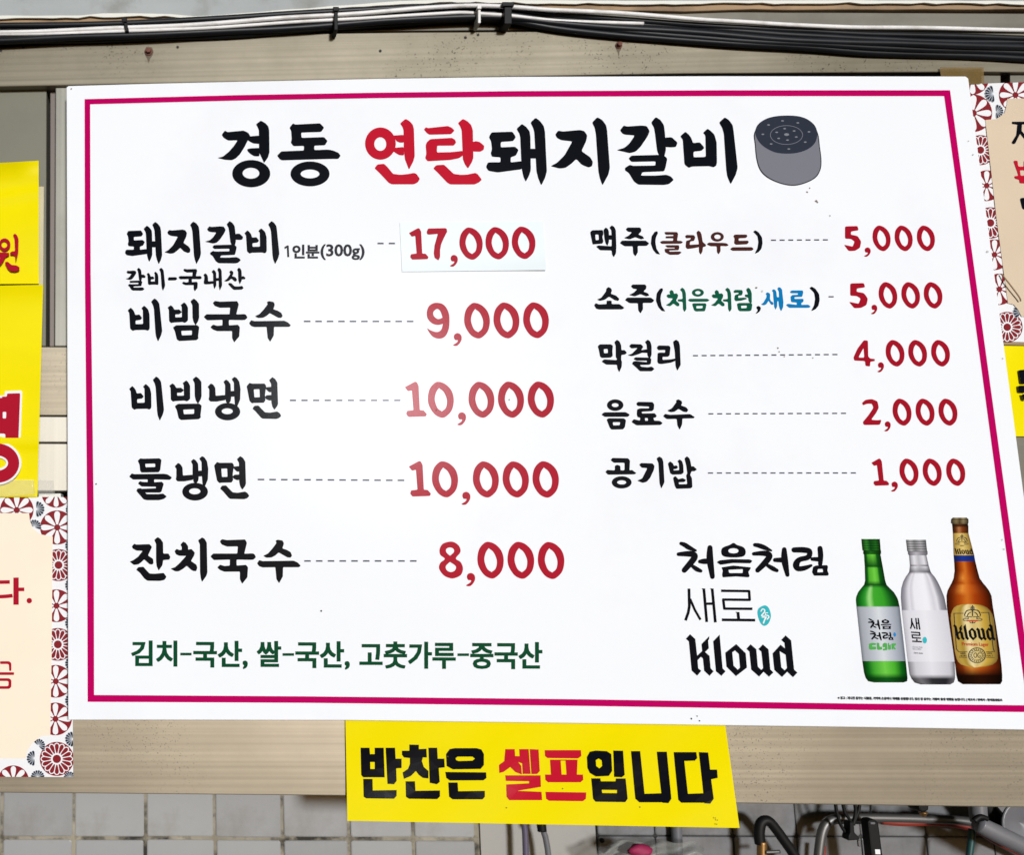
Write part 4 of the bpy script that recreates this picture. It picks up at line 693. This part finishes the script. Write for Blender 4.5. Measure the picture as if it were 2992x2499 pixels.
# ------------------------------------------------------------------ plaster and boards above
def jag(x0, x1, f, n, a): return [(x0 + (x1 - x0) * i / n, f(x0 + (x1 - x0) * i / n) + random.uniform(-a, a)) for i in range(n + 1)]
beam('wood_strip', [(-500, -60), (3500, -60)] + jag(-500, 3500, lambda x: np.interp(x, [-500, 0, 700, 1300, 1500, 2050, 2150, 3500], [76, 76, 52, 26, 24, 33, 27, 24]), 40, 1.5)[::-1], -0.001, 0.03, 'wood', 'brown wooden strip between the cables and the peeling plaster', 'board')
low = lambda x: np.interp(x, [-500, 0, 250, 260, 480, 560, 900, 1150, 1300, 1800, 2500, 3500], [54, 50, 49, 44, 43, 53, 28, 8, 2, 7, 5, 9])
pz = tag(slab('plaster_wall', [(-700, -700), (3700, -700)] + jag(-500, 3500, low, 90, 1.6)[::-1], -0.004, 0.016, MT['plaster']), kind='structure'); finish_top(pz)
pe = tag(slab('paint_edge', jag(-500, 3500, lambda x: low(x) - 5, 60, 1) + jag(-500, 3500, lambda x: low(x) + 3, 110, 3.0)[::-1], -0.007, 0.003, MT['plasteredge']), 'ragged white edge of the peeling paint skin above the cables', 'paint'); finish_top(pe)

# ------------------------------------------------------------------ cable bundle
tx = [-300, 0, 214, 430, 571, 857, 1143, 1357, 1492, 1635, 1850, 2063, 2278, 2492, 2992, 3400]
te = [70, 68, 64, 58, 48, 30, 14, 6, 14, 30, 44, 60, 74, 82, 94, 104]
be = [130, 128, 120, 112, 107, 90, 72, 60, 66, 88, 110, 124, 142, 160, 177, 190]
def cable(name, ts, r, m, label, cat, Y=-0.012, x0=-300, x1=3400):
    xs = np.linspace(x0, x1, 34); pts = []
    for x in xs:
        T, B = np.interp(x, tx, te), np.interp(x, tx, be); t = np.interp(x, [-300, 700, 1450, 1900, 3400], ts)
        pts.append((x, T + (B - T) * t, Y + 0.002 * math.sin(x / 310 + t * 5)))
    o = tube(name, pts, r, MT[m], None, 10, 5, wob=random.uniform(0.0007, 0.0015)); tag(o, label, cat); return finish_top(o)
cable('black_cable', [0.14, 0.14, 0.2, 0.22, 0.20], 0.0052, 'cable', 'topmost black cable of the bundle, under the white one at the right', 'cable', -0.010)
cable('white_cable', [0.42, 0.40, 0.12, -0.06, -0.06], 0.0036, 'wcable', 'long white cable of the bundle, on top of it at the right', 'cable', -0.020)
cable('white_cable', [0.58, 0.56, 0.62, 0.30, 0.30], 0.0030, 'wcable', 'second white cable, in the middle of the bundle and ending right of the thick tie', 'cable', -0.018, -300, 1880)
cable('black_cable', [0.46, 0.48, 0.42, 0.40, 0.36], 0.0056, 'cable', 'black cable behind the two white cables in the bundle', 'cable', -0.006)
cable('black_cable', [0.84, 0.82, 0.78, 0.58, 0.54], 0.0062, 'cable', 'thick black cable just below the white cables at the left', 'cable', -0.014)
cable('black_cable', [0.72, 0.70, 0.60, 0.76, 0.72], 0.0058, 'cable', 'black cable second from the bottom of the bundle at the right', 'cable', -0.010)
cable('black_cable', [0.94, 0.96, 0.92, 0.92, 0.90], 0.0056, 'cable', 'lowest black cable of the bundle, resting against the top beam', 'cable', -0.007)
def tie(x, y0, y1, wd, m, label, tilt=0.0):
    t = thing('cable_tie', at(x, (y0 + y1) / 2, -0.02), label, 'cable tie')
    pts = [(x - wd / 2, y0), (x + wd / 2, y0), (x + wd / 2 + tilt, y1), (x - wd / 2 + tilt, y1)]
    bevel(slab('strap', pts, -0.029, 0.026, MT[m], t), 0.001); bevel(slab('tie_head', [(x - wd * .8, y0 - 2), (x + wd * .8, y0 - 2), (x + wd * .8, y0 + 10), (x - wd * .8, y0 + 10)], -0.033, 0.008, MT[m], t), 0.0012)
tie(363, 52, 90, 10, 'tie', 'black cable tie leftmost on the cable bundle', 9); tie(982, 20, 86, 11, 'tie', 'black cable tie on the bundle above the middle of the title')
tie(1485, 6, 68, 22, 'tie', 'thick black cable tie at the crest of the bundle'); tie(1401, 14, 66, 8, 'wcable', 'narrow white cable tie just left of the thick black one')

# ------------------------------------------------------------------ flowered notices
def petal(cx, cy, a, r0, r1, w_):
    pts = []
    for k in range(13):
        t = k / 12; s = r0 + (r1 - r0) * t; hw = w_ * (0.22 + 0.78 * math.sin(min(1, t * 0.93 + 0.07) * math.pi / 2 * 1.25) ** 1.2) * math.sqrt(max(0, 1 - max(0, (t - 0.72) / 0.28) ** 2)); pts.append((s, hw))
    q = [(s, h) for s, h in pts] + [(s, -h) for s, h in pts[::-1][1:]]
    return [(cx + s * math.cos(a) - h * math.sin(a), cy + s * math.sin(a) + h * math.cos(a)) for s, h in q]
def notice(name, quad, panel, flowers, fans, label, Yp, parent_at, clipq=None):
    n = thing(name, at(*parent_at, Yp), label, 'notice'); q = clipq or quad
    sheet('paper', quad, lambda u, v: Yp, MT['pwhite'], n, 8, 8, 0.0012)
    for kind, x, y, r in flowers:
        fl = flat('flower', [[disc(x, y, r, 40)]], Yp - 0.0004, MT['pred'], n, clip=q); w1 = []
        if fl is None: continue
        if kind == 'A':
            for k in range(8): w1.append([petal(x, y, k * math.pi / 4 - math.pi / 2, r * 0.18, r * 0.97, r * 0.17)])
        else:                     # outlined petals as quads, so that clipping keeps their holes
            for k in range(16):
                a = k * math.pi / 8 - math.pi / 2; o_, i_ = petal(x, y, a, r * 0.24, r * 0.96, r * 0.165), petal(x, y, a, r * 0.34, r * 0.90, r * 0.115); m = len(o_)
                for j in range(m): w1.append([[o_[j], o_[(j + 1) % m], i_[(j + 1) % m], i_[j]]])
        flat('petals', w1, Yp - 0.0007, MT['pwhite'], fl, clip=q); flat('flower_heart', [[disc(x, y, r * (0.16 if kind == 'A' else 0.19), 16)]], Yp - 0.0010, MT['pred'], fl, clip=q)
    for x, y, r, a0 in fans:
        q8 = [petal(x, y, a0 + (k - 3.5) * 0.40, r * 0.1, r * 1.05, r * 0.20) for k in range(8)]; i8 = [petal(x, y, a0 + (k - 3.5) * 0.40, r * 0.2, r * 1.0, r * 0.155) for k in range(8)]
        fan = flat('navy_fan', [[p] for p in q8], Yp - 0.0007, MT['navy'], n, clip=q)
        if fan: flat('fan_lines', [[[o_[j], o_[(j + 1) % len(o_)], i_[(j + 1) % len(o_)], i_[j]]] for o_, i_ in zip(q8, i8) for j in range(len(o_))], Yp - 0.0009, MT['fanline'], fan, clip=q)
    flat('beige_panel', [[panel]], Yp - 0.0014, MT['beige2' if parent_at[0] > 1500 else 'beige'], n)
    return n
LN = notice('flowered_notice', [(-420, 1450), (207, 1453), (214, 2272), (-420, 2270)], [(-400, 1500), (85, 1500), (87, 1520), (96, 1545), (118, 1562), (154, 1569), (151, 1900), (147, 2150), (120, 2153), (95, 2172), (80, 2195), (75, 2218), (-400, 2218)],
    [('A', 49, 1491, 49), ('A', 167, 1542, 50), ('A', 164, 1441, 43), ('B', 171, 1652, 47), ('A', 165, 1771, 48), ('B', 169, 1884, 48), ('A', 163, 1992, 48), ('A', 162, 2102, 48), ('B', 166, 2219, 50), ('A', 39, 2284, 46)],
    [(107, 1488, 23, 0), (100, 1540, 21, -1.2), (212, 1490, 20, 3.1), (212, 1595, 22, 3.1), (212, 1711, 22, 3.1), (212, 1822, 22, 3.1), (212, 1940, 22, 3.1), (212, 2048, 22, 3.1), (112, 2180, 20, -0.8), (100, 2217, 22, 3.14), (212, 2161, 22, 3.1), (110, 2272, 20, -1.57), (204, 2274, 18, -1.57)],
    'flowered paper notice with beige middle and red letters at the lower left', -0.003, (0, 2200))
words('다', [(-24, 1690), (71, 1688), (71, 1768), (-24, 1768)], -0.0052, MT['red'], LN, 'red syllable on beige', 0.03)
flat('lettering', [[disc(85.5, 1756, 8, 14)]], -0.0052, MT['red'], LN, 'red full stop')
flat('lettering', xf(parse('Z 0,995 50,995 62,1005 62,1048 50,1048 48,1010 0,1010; Z -40,1055 77,1055 77,1070 -40,1070; Z -30,1088 50,1088 62,1098 62,1135 50,1146 -30,1146 | -10,1103 46,1103 46,1131 -10,1131'), region(0, 1400, 1.866)), -0.0052, MT['red'], LN, 'red syllable cut by the picture edge')
RN = notice('flowered_notice', [(2800, 246), (3400, 226), (3440, 1010), (2860, 997)], [(2879, 350), (2912, 347), (2935, 330), (2942, 305), (2943, 288), (3380, 280), (3400, 940), (2985, 925), (2975, 905), (2962, 890), (2945, 886), (2912, 640)],
    [('A', 2844, 330, 55), ('A', 2842, 228, 48), ('B', 2865, 438, 44), ('A', 2883, 542, 45), ('B', 2894, 651, 46), ('A', 2906, 744, 45), ('A', 2920, 845, 46), ('B', 2943, 956, 45), ('A', 2967, 277, 48)],
    [(2902, 273, 24, 3.0), (2912, 325, 20, 0), (2985, 912, 24, -2.4)],
    'flowered paper notice with beige middle at the right edge, behind the menu board', -0.003, (2960, 980))
rr = region(2780, 180, 5.844)
flat('lettering', xf(parse('Z 1035,1022 1300,1020 1300,1062 1205,1068 1200,1180 1330,1330 1290,1370 1175,1225 1090,1395 1060,1405 1030,1380 1110,1250 1130,1070 1040,1060'), rr), -0.0052, MT['black'], RN, 'black syllable cut by the picture edge')
flat('lettering', xf(parse('Z 318,415 335,415 338,440 362,440 362,415 380,415 385,510 345,510 343,495 325,490 322,480 340,478 | 345,455 365,455 365,478 348,478'), region(2740, 180, 1.4365)), -0.0052, MT['title_red'], RN, 'red syllable cut by the picture edge')
flat('lettering', xf(parse('Z 345,572 375,570 375,622 356,618'), region(2740, 180, 1.4365)), -0.0052, MT['black'], RN, 'second black syllable cut by the picture edge')
stick = tube('thin_splinter', [(2926, 800, -0.008), (2950, 830, -0.011), (2978, 868, -0.010), (2982, 880, -0.008)], 0.0011, MT['wood'], None, 6, 4); tag(stick, 'thin pale splinter stuck on the right flowered notice', 'splinter'); finish_top(stick)

# ------------------------------------------------------------------ yellow sheets
def ynotice(quad, yf, label, cat='poster'):
    n = thing('yellow_sheet', at((quad[0][0] + quad[1][0]) / 2, quad[2][1], -0.01), label, cat); sheet('vinyl_sheet', quad, yf, MT['yellow2'], n, 24, 30, 0.0006); return n
st = tag(sheet('backing_strip', [(60, 545), (128, 545), (126, 832), (60, 832)], lambda u, v: 0.012, MT['backing'], None, 2, 2, 0.001), 'thin off-white strip showing behind the upper yellow sheet', 'strip'); finish_top(st)
Y1 = ynotice([(-420, 500), (113, 469), (114, 829), (-420, 832)], lambda u, v: -0.004 - 0.012 * max(0, 1 - v / 0.22) ** 2 + 0.010 * max(0, 1 - v / 0.12) * max(0, (u - 0.9) / 0.1) - 0.0025 * math.sin(v * 9 + u * 3) - 0.003 * math.exp(-((v - 0.27 + 0.25 * (u - 0.9)) / 0.035) ** 2), 'upper yellow sheet with a red syllable and a curling top, left of the menu board')
yy1 = lambda x, y: -0.0098
flat('lettering', xf(parse('O 30,1112 38,42 28,1112 19,21; Z 85,1050 98,1038 112,1050 122,1075 120,1160 103,1228 98,1180 68,1178 65,1165 80,1155 98,1155 95,1070; Z -60,1165 20,1162 60,1165 60,1182 35,1195 20,1225 0,1250 -20,1240 5,1190 -60,1190; Z 30,1228 50,1222 75,1245 110,1248 130,1262 125,1280 100,1287 70,1285 50,1268'), region(0, 220, 2.2475)), yy1, MT['red'], Y1, 'red brush syllable')
Y2 = ynotice([(-420, 842), (126, 832), (109, 1453), (-420, 1453)], lambda u, v: -0.010 - 0.0045 * math.sin(v * 8 + 0.5 + u * 2) - 0.006 * max(0, 1 - v / 0.1) ** 2 - 0.004 * math.exp(-((v - 0.30 - 0.12 * (u - 0.8)) / 0.03) ** 2) * 0.5 - 0.005 * math.exp(-((v - 0.735) / 0.02) ** 2), 'lower yellow sheet with big white-edged red lettering, left of the menu board')
ry = region(0, 800, 2.507); yb = -0.0172
flat('letter_outline', xf(parse('Z -60,895 35,892 35,860 155,855 163,865 150,1238 20,1238 22,1195 -60,1195; O -25,1388 182,160 -25,1388 70,40'), ry), yb, MT['pwhite'], Y2)
flat('lettering', xf(parse('Z -60,912 15,910 15,900 50,900 52,878 148,875 135,1222 40,1220 38,1172 -60,1170 | 20,1012 46,1012 44,1060 20,1060; O -25,1388 166,145 -25,1388 84,56'), ry), yb - 0.0004, MT['red'], Y2, 'big red syllable')
Y3 = ynotice([(2900, 1010), (3400, 1018), (3400, 1280), (2938, 1275)], lambda u, v: -0.006 - 0.002 * math.sin(u * 12 + v * 4), 'yellow sheet with black lettering at the right edge, behind the menu board')
flat('lettering', xf(parse('Z 1445,945 1500,940 1500,1030 1462,1030; Z 1442,1042 1500,1040 1500,1085 1450,1085; Z 1465,1095 1500,1095 1500,1135 1478,1132'), R11), lambda x, y: -0.0096, MT['black'], Y3, 'black syllable cut by the picture edge')
tp = tag(sheet('clear_tape', [(-60, 1400), (157, 1403), (160, 1445), (-60, 1452)], lambda u, v: -0.016 - 0.002 * math.sin(u * 17 + v * 5) if u < 0.75 else -0.003 - 0.0022 * math.sin(u * 60 + v * 9), MT['tape'], None, 40, 8, 0.0002), 'crumpled clear tape across the foot of the lower yellow sheet', 'tape'); finish_top(tp)
at2 = tag(sheet('amber_tape', [(2746, 196), (2874, 196), (2876, 246), (2752, 246)], lambda u, v: -0.004 - 0.0006 * math.sin(u * 11), MT['amber'], None, 12, 6, 0.0002), 'aged amber tape across the top right corner of the menu board', 'tape'); finish_top(at2)

# ------------------------------------------------------------------ tiled wall below
TY = 0.25
tw = thing('tiled_wall', at(700, 2499, TY), 'wall of grey glazed tiles with dirty joints below the aluminium beam', 'wall')
sl = lambda x: at(x, 2450, TY).x
zrow = at(500, 2451, TY).z; pitch = at(825, 2450, TY).x - at(628, 2450, TY).x
xs = [sl(5 - 2 * 207), sl(5 - 207), sl(5), sl(215), sl(425), sl(628), sl(825), sl(1020), sl(1208), sl(1391)]
tmesh = {}
def tile(x0, x1, z0, z1, y, parent, m, gap=0.0022):
    x0, x1, z0, z1 = x0 + gap, x1 - gap, z0 + gap, z1 - gap; W_, H_ = x1 - x0, z1 - z0; key = (round(W_, 3), round(H_, 3), m)
    if key not in tmesh:
        b = 0.0018; r = 0.003; n = len(key)
        def ring(i, yy):
            w2, h2 = W_ / 2 - i, H_ / 2 - i; return [Vector((sx * (w2 - (r if k else 0)), yy, sz * (h2 - (0 if k else r)))) for sx, sz, ks in ((-1, -1, (0, 1)), (1, -1, (1, 0)), (1, 1, (0, 1)), (-1, 1, (1, 0))) for k in ks]
        v = ring(0, 0.004) + ring(0, 0.001) + ring(b, 0.0); f = [tuple(range(16, 24))]
        for a in (0, 8):
            for k in range(8): f.append((a + k, a + (k + 1) % 8, a + 8 + (k + 1) % 8, a + 8 + k))
        me = mesh('tile', v, f); me.materials.append(MT[m]); tmesh[key] = me
    o = bpy.data.objects.new('tile', tmesh[key]); COL.objects.link(o); o.parent = parent
    o.location = Vector(((x0 + x1) / 2, y, (z0 + z1) / 2)) - parent.location; o.rotation_euler = (random.uniform(-1, 1) * 0.012, random.uniform(-1, 1) * 0.004, random.uniform(-1, 1) * 0.012); return o
def wallback(name, px0, px1, y, m, parent):
    a, b = at(px0, 2450, y), at(px1, 2450, y); z0, z1 = zrow - 4 * pitch, zrow + 2.2 * pitch
    v = [Vector((a.x, y, z0)), Vector((b.x, y, z0)), Vector((b.x, y, z1)), Vector((a.x, y, z1))]; v += [p + Vector((0, 0.03, 0)) for p in v]
    return link(name, mesh(name, v, [(0, 1, 2, 3), (7, 6, 5, 4), (4, 5, 1, 0), (3, 2, 6, 7), (0, 3, 7, 4), (5, 6, 2, 1)]), MT[m], parent)
wallback('grout_bed', -410, 1400, TY + 0.0035, 'grout', tw)
for i in range(len(xs) - 1):
    for j in (-4, -3, -2, -1, 0, 1):
        tile(xs[i], xs[i + 1], zrow + j * pitch, zrow + (j + 1) * pitch, TY, tw, random.choice(['tile', 'tileb', 'tilec']), (0.0034 if j < 0 else 0.0026) + random.uniform(-.0006, .0008))
cp = thing('cream_panel', at(1560, 2499, TY + 0.01), 'smooth cream wall panel between the two tiled walls, under the yellow banner', 'panel')
wallback('panel_face', 1404, 1741, TY + 0.004, 'cream', cp)
tr = thing('tiled_wall', at(2300, 2499, TY), 'tiled wall coloured darker to look shaded, with black joints at the lower right, behind hoses', 'wall')
wallback('grout_bed', 1744, 3500, TY + 0.0035, 'grout2', tr)
xr = [sl(v_) for v_ in (1746, 1915, 2143, 2329, 2517, 2708, 2905, 3110, 3320)]; zr = at(2300, 2446, TY).z
for i in range(len(xr) - 1):
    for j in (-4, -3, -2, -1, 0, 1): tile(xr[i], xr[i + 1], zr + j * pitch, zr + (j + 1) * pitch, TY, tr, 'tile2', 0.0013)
flt = tag(slab('added_shade_soffit', [(-600, 2200), (3700, 2230), (3700, 2236), (-600, 2206)], 0.06, 0.19, MT['dark']), kind='structure'); finish_top(flt)  # unseen slab added behind the lower beam to shade the tiles

# ------------------------------------------------------------------ kitchen clutter in front of the lower wall
def t1(name, pts, r, m, label, cat, n=10): return finish_top(tag(tube(name, pts, r, MT[m], None, n, 6), label, cat))
t1('vertical_pipe', [(1529, 2300, 0.2), (1531, 2400, 0.2), (1535, 2450, 0.2), (1539, 2620, 0.2)], 0.0055, 'pipe', 'mauve vertical pipe under the yellow banner', 'pipe')
t1('vertical_pipe', [(1586, 2300, 0.2), (1588, 2420, 0.2), (1594, 2450, 0.2), (1602, 2499, 0.2), (1612, 2620, 0.2)], 0.0052, 'gpipe', 'grey vertical pipe just right of the mauve one', 'pipe')
t1('pipe_joint', [(1580, 2402, 0.193), (1584, 2430, 0.193)], 0.008, 'rubber', 'dark joint fitting on the grey pipe under the banner', 'fitting')
t1('wall_conduit', [(1974, 2300, 0.235), (1976, 2400, 0.235), (1979, 2480, 0.235), (1984, 2620, 0.235)], 0.009, 'gpipe', 'flat grey conduit on the darker tiles under the banner corner', 'conduit')
t1('wall_screw', [(1759, 2458, 0.25), (1759.5, 2458, 0.243)], 0.0042, 'rubber', 'small black screw at the left edge of the darker tiles', 'screw', 8)
bagc = thing('plastic_bag', at(1900, 2540, 0.19), 'cloudy plastic bag with a pink cloth on it, under the banner', 'bag')
v, f = [], []; nb = 28
for j in range(12):
    for i in range(nb + 1):
        a = i / nb; x = 1745 + a * 310; yb_ = 2468 - 10 * math.sin(a * 3.1) + 5 * math.sin(a * 19) + j * 9 + (8 if a < .08 or a > .93 else 0); v.append(at(x + 3 * math.sin(j * 2), yb_, 0.185 + 0.012 * math.cos(j * 1.1 + a * 13) - 0.02 * math.sin(min(1, j / 5) * 1.5)))
for j in range(11):
    for i in range(nb): n0 = j * (nb + 1) + i; f.append((n0, n0 + nb + 1, n0 + nb + 2, n0 + 1))
link('bag_film', mesh('bag_film', v, f, True), MT['bag'], bagc)
v, f = [], []
for j in range(9):
    for i in range(16):
        a = 2 * math.pi * i / 16; r = math.sin(math.pi * j / 8) * (1 + 0.18 * math.sin(3 * a + j)); c = at(1870, 2487, 0.15); v.append(c + Vector((0.019 * r * math.cos(a), 0.012 * r * math.sin(a), 0.011 * math.cos(math.pi * j / 8))))
for j in range(8):
    for i in range(16): f.append((j * 16 + i, (j + 1) * 16 + i, (j + 1) * 16 + (i + 1) % 16, j * 16 + (i + 1) % 16))
pk = tag(link('pink_cloth', mesh('pink_cloth', v, f, True), MT['pink']), 'crumpled pink cloth lying on the cloudy plastic bag', 'cloth'); finish_top(pk)
Z8 = region(2150, 2280, 2.494)
def kz(pts, Y): return [(*Z8(x, y), Y) for x, y in pts]
hs = thing('gas_hose', at(*Z8(300, 560), 0.2), 'black hose arching up from a brass fitting, just right of the banner corner', 'hose')
tube('hose', kz([(178, 470), (170, 400), (178, 330), (205, 298), (245, 305), (300, 370), (350, 440), (400, 510), (450, 590), (520, 700)], 0.19), 0.0085, MT['rubber'], hs, 12)
tube('brass_fitting', kz([(190, 450), (190, 560), (190, 640)], 0.188), 0.0078, MT['brass'], hs, 10); tube('valve_handle', kz([(215, 528), (320, 524)], 0.18), 0.003, MT['steel'], hs, 8)
t1('steel_hose', kz([(595, 700), (605, 540), (625, 400), (655, 325), (700, 290), (780, 278), (950, 276), (1200, 280), (1450, 288), (1620, 296), (1760, 312)], 0.20), 0.0075, 'steel', 'braided steel hose bending along the tiles below the beam', 'hose')
t1('rubber_hose', kz([(650, 330), (690, 300), (780, 292), (900, 294)], 0.215), 0.007, 'rubber', 'black hose tucked behind the bend of the steel hose', 'hose')
t1('red_hose', kz([(1060, 300), (1200, 312), (1400, 310), (1550, 318), (1660, 338), (1760, 365), (1900, 450), (2050, 520), (2200, 600)], 0.215), 0.0062, 'redhose', 'dull red hose running under the braided steel hose', 'hose')
t1('red_hose', kz([(640, 480), (636, 540), (630, 700)], 0.215), 0.004, 'redhose', 'short red hose end beside the bend of the steel hose', 'hose')
t1('thin_wire', kz([(982, 150), (982, 250), (985, 300)], 0.2), 0.0016, 'rubber', 'thin straight wire above the black power strip', 'wire', 6)
pg = thing('power_plug', at(*Z8(860, 450), 0.165), 'black power plug hanging from the cords in front of the tiles', 'plug')
bevel(slab('plug_body', [Z8(*p) for p in ((832, 310), (862, 310), (868, 385), (900, 418), (906, 440), (820, 446), (822, 415), (834, 385))], 0.158, 0.018, MT['rubber'], pg), 0.002)
for p in ([(725, 150), (730, 210), (745, 270), (765, 330), (800, 385), (835, 410)], [(780, 150), (785, 200), (800, 250), (830, 290), (848, 330)], [(860, 150), (872, 210), (868, 270), (852, 330)], [(903, 150), (895, 220), (870, 285), (855, 330)]):
    tube('cord', kz(p, 0.17), 0.0028, MT['rubber'], pg, 8)
tube('prong', kz([(893, 442), (897, 485)], 0.166), 0.0022, MT['steel'], pg, 8)
ps = thing('power_strip', at(*Z8(1010, 540), 0.165), 'long black power strip with a white square hanging in front of the tiles', 'power strip')
bevel(slab('strip_body', [Z8(*p) for p in ((962, 310), (975, 292), (1020, 292), (1042, 315), (1085, 640), (1000, 640))], 0.158, 0.02, MT['rubber'], ps), 0.003)
slab('white_square', [Z8(*p) for p in ((1014, 508), (1050, 508), (1055, 543), (1018, 543))], 0.1575, 0.003, MT['white'], ps)
bevel(slab('hanging_loop', [Z8(*p) for p in ((982, 310), (1016, 310), (1018, 326), (984, 326))], 0.157, 0.003, MT['gpipe'], ps), 0.001)
hk = thing('drip_nozzle', at(*Z8(1370, 250), 0.15), 'black nozzle with rusty tip poking down from behind the beam', 'nozzle')
bevel(slab('nozzle_body', [Z8(*p) for p in ((1330, 150), (1412, 150), (1408, 222), (1385, 238), (1350, 238), (1335, 215))], 0.14, 0.03, MT['rubber'], hk), 0.003)
tube('nozzle_tip', kz([(1364, 236), (1368, 268)], 0.155), [0.007, 0.003], MT['brass'], hk, 8)
vp = thing('valve_pipe', at(*Z8(1800, 330), 0.12), 'thick pale pipe with a clamped elbow running down to the right edge', 'pipe')
tube('pipe', kz([(1765, 320), (1850, 365), (1960, 420), (2100, 490), (2300, 600)], 0.12), [0.013, 0.014, 0.0145, 0.0145, 0.015], MT['wpipe'], vp, 14)
tube('riser', kz([(1762, 140), (1765, 230), (1775, 310)], 0.14), 0.0125, MT['wpipe'], vp, 14); tube('clamp', kz([(1735, 300), (1780, 270), (1830, 285)], 0.112), 0.0045, MT['rubber'], vp, 8)
t1('black_hose', kz([(1800, 170), (1850, 240), (1930, 320), (2010, 380), (2200, 440)], 0.19), 0.016, 'rubber', 'thick black hose behind the pale valve pipe', 'hose')
t1('teal_cable', kz([(1722, 360), (1715, 440), (1700, 560), (1690, 680)], 0.17), 0.0052, 'tealc', 'dark teal cable hanging below the valve pipe', 'cable')
ds = thing('metal_dish', at(*Z8(2100, 330), 0.16), 'round pale metal dish edge at the right edge behind the pipe', 'dish')
c = at(*Z8(2110, 325), 0.16); v = []; f = []; n = 28
for j, (r, yy) in enumerate(((0.040, 0.0), (0.043, -0.006), (0.036, -0.004), (0.0, 0.012))):
    for k in range(n): a = 2 * math.pi * k / n; v.append(c + Vector((r * math.cos(a), yy, r * math.sin(a))))
for j in range(3):
    for k in range(n): f.append((j * n + k, j * n + (k + 1) % n, (j + 1) * n + (k + 1) % n, (j + 1) * n + k))
link('dish_bowl', mesh('dish_bowl', v, f, True), MT['wpipe'], ds)
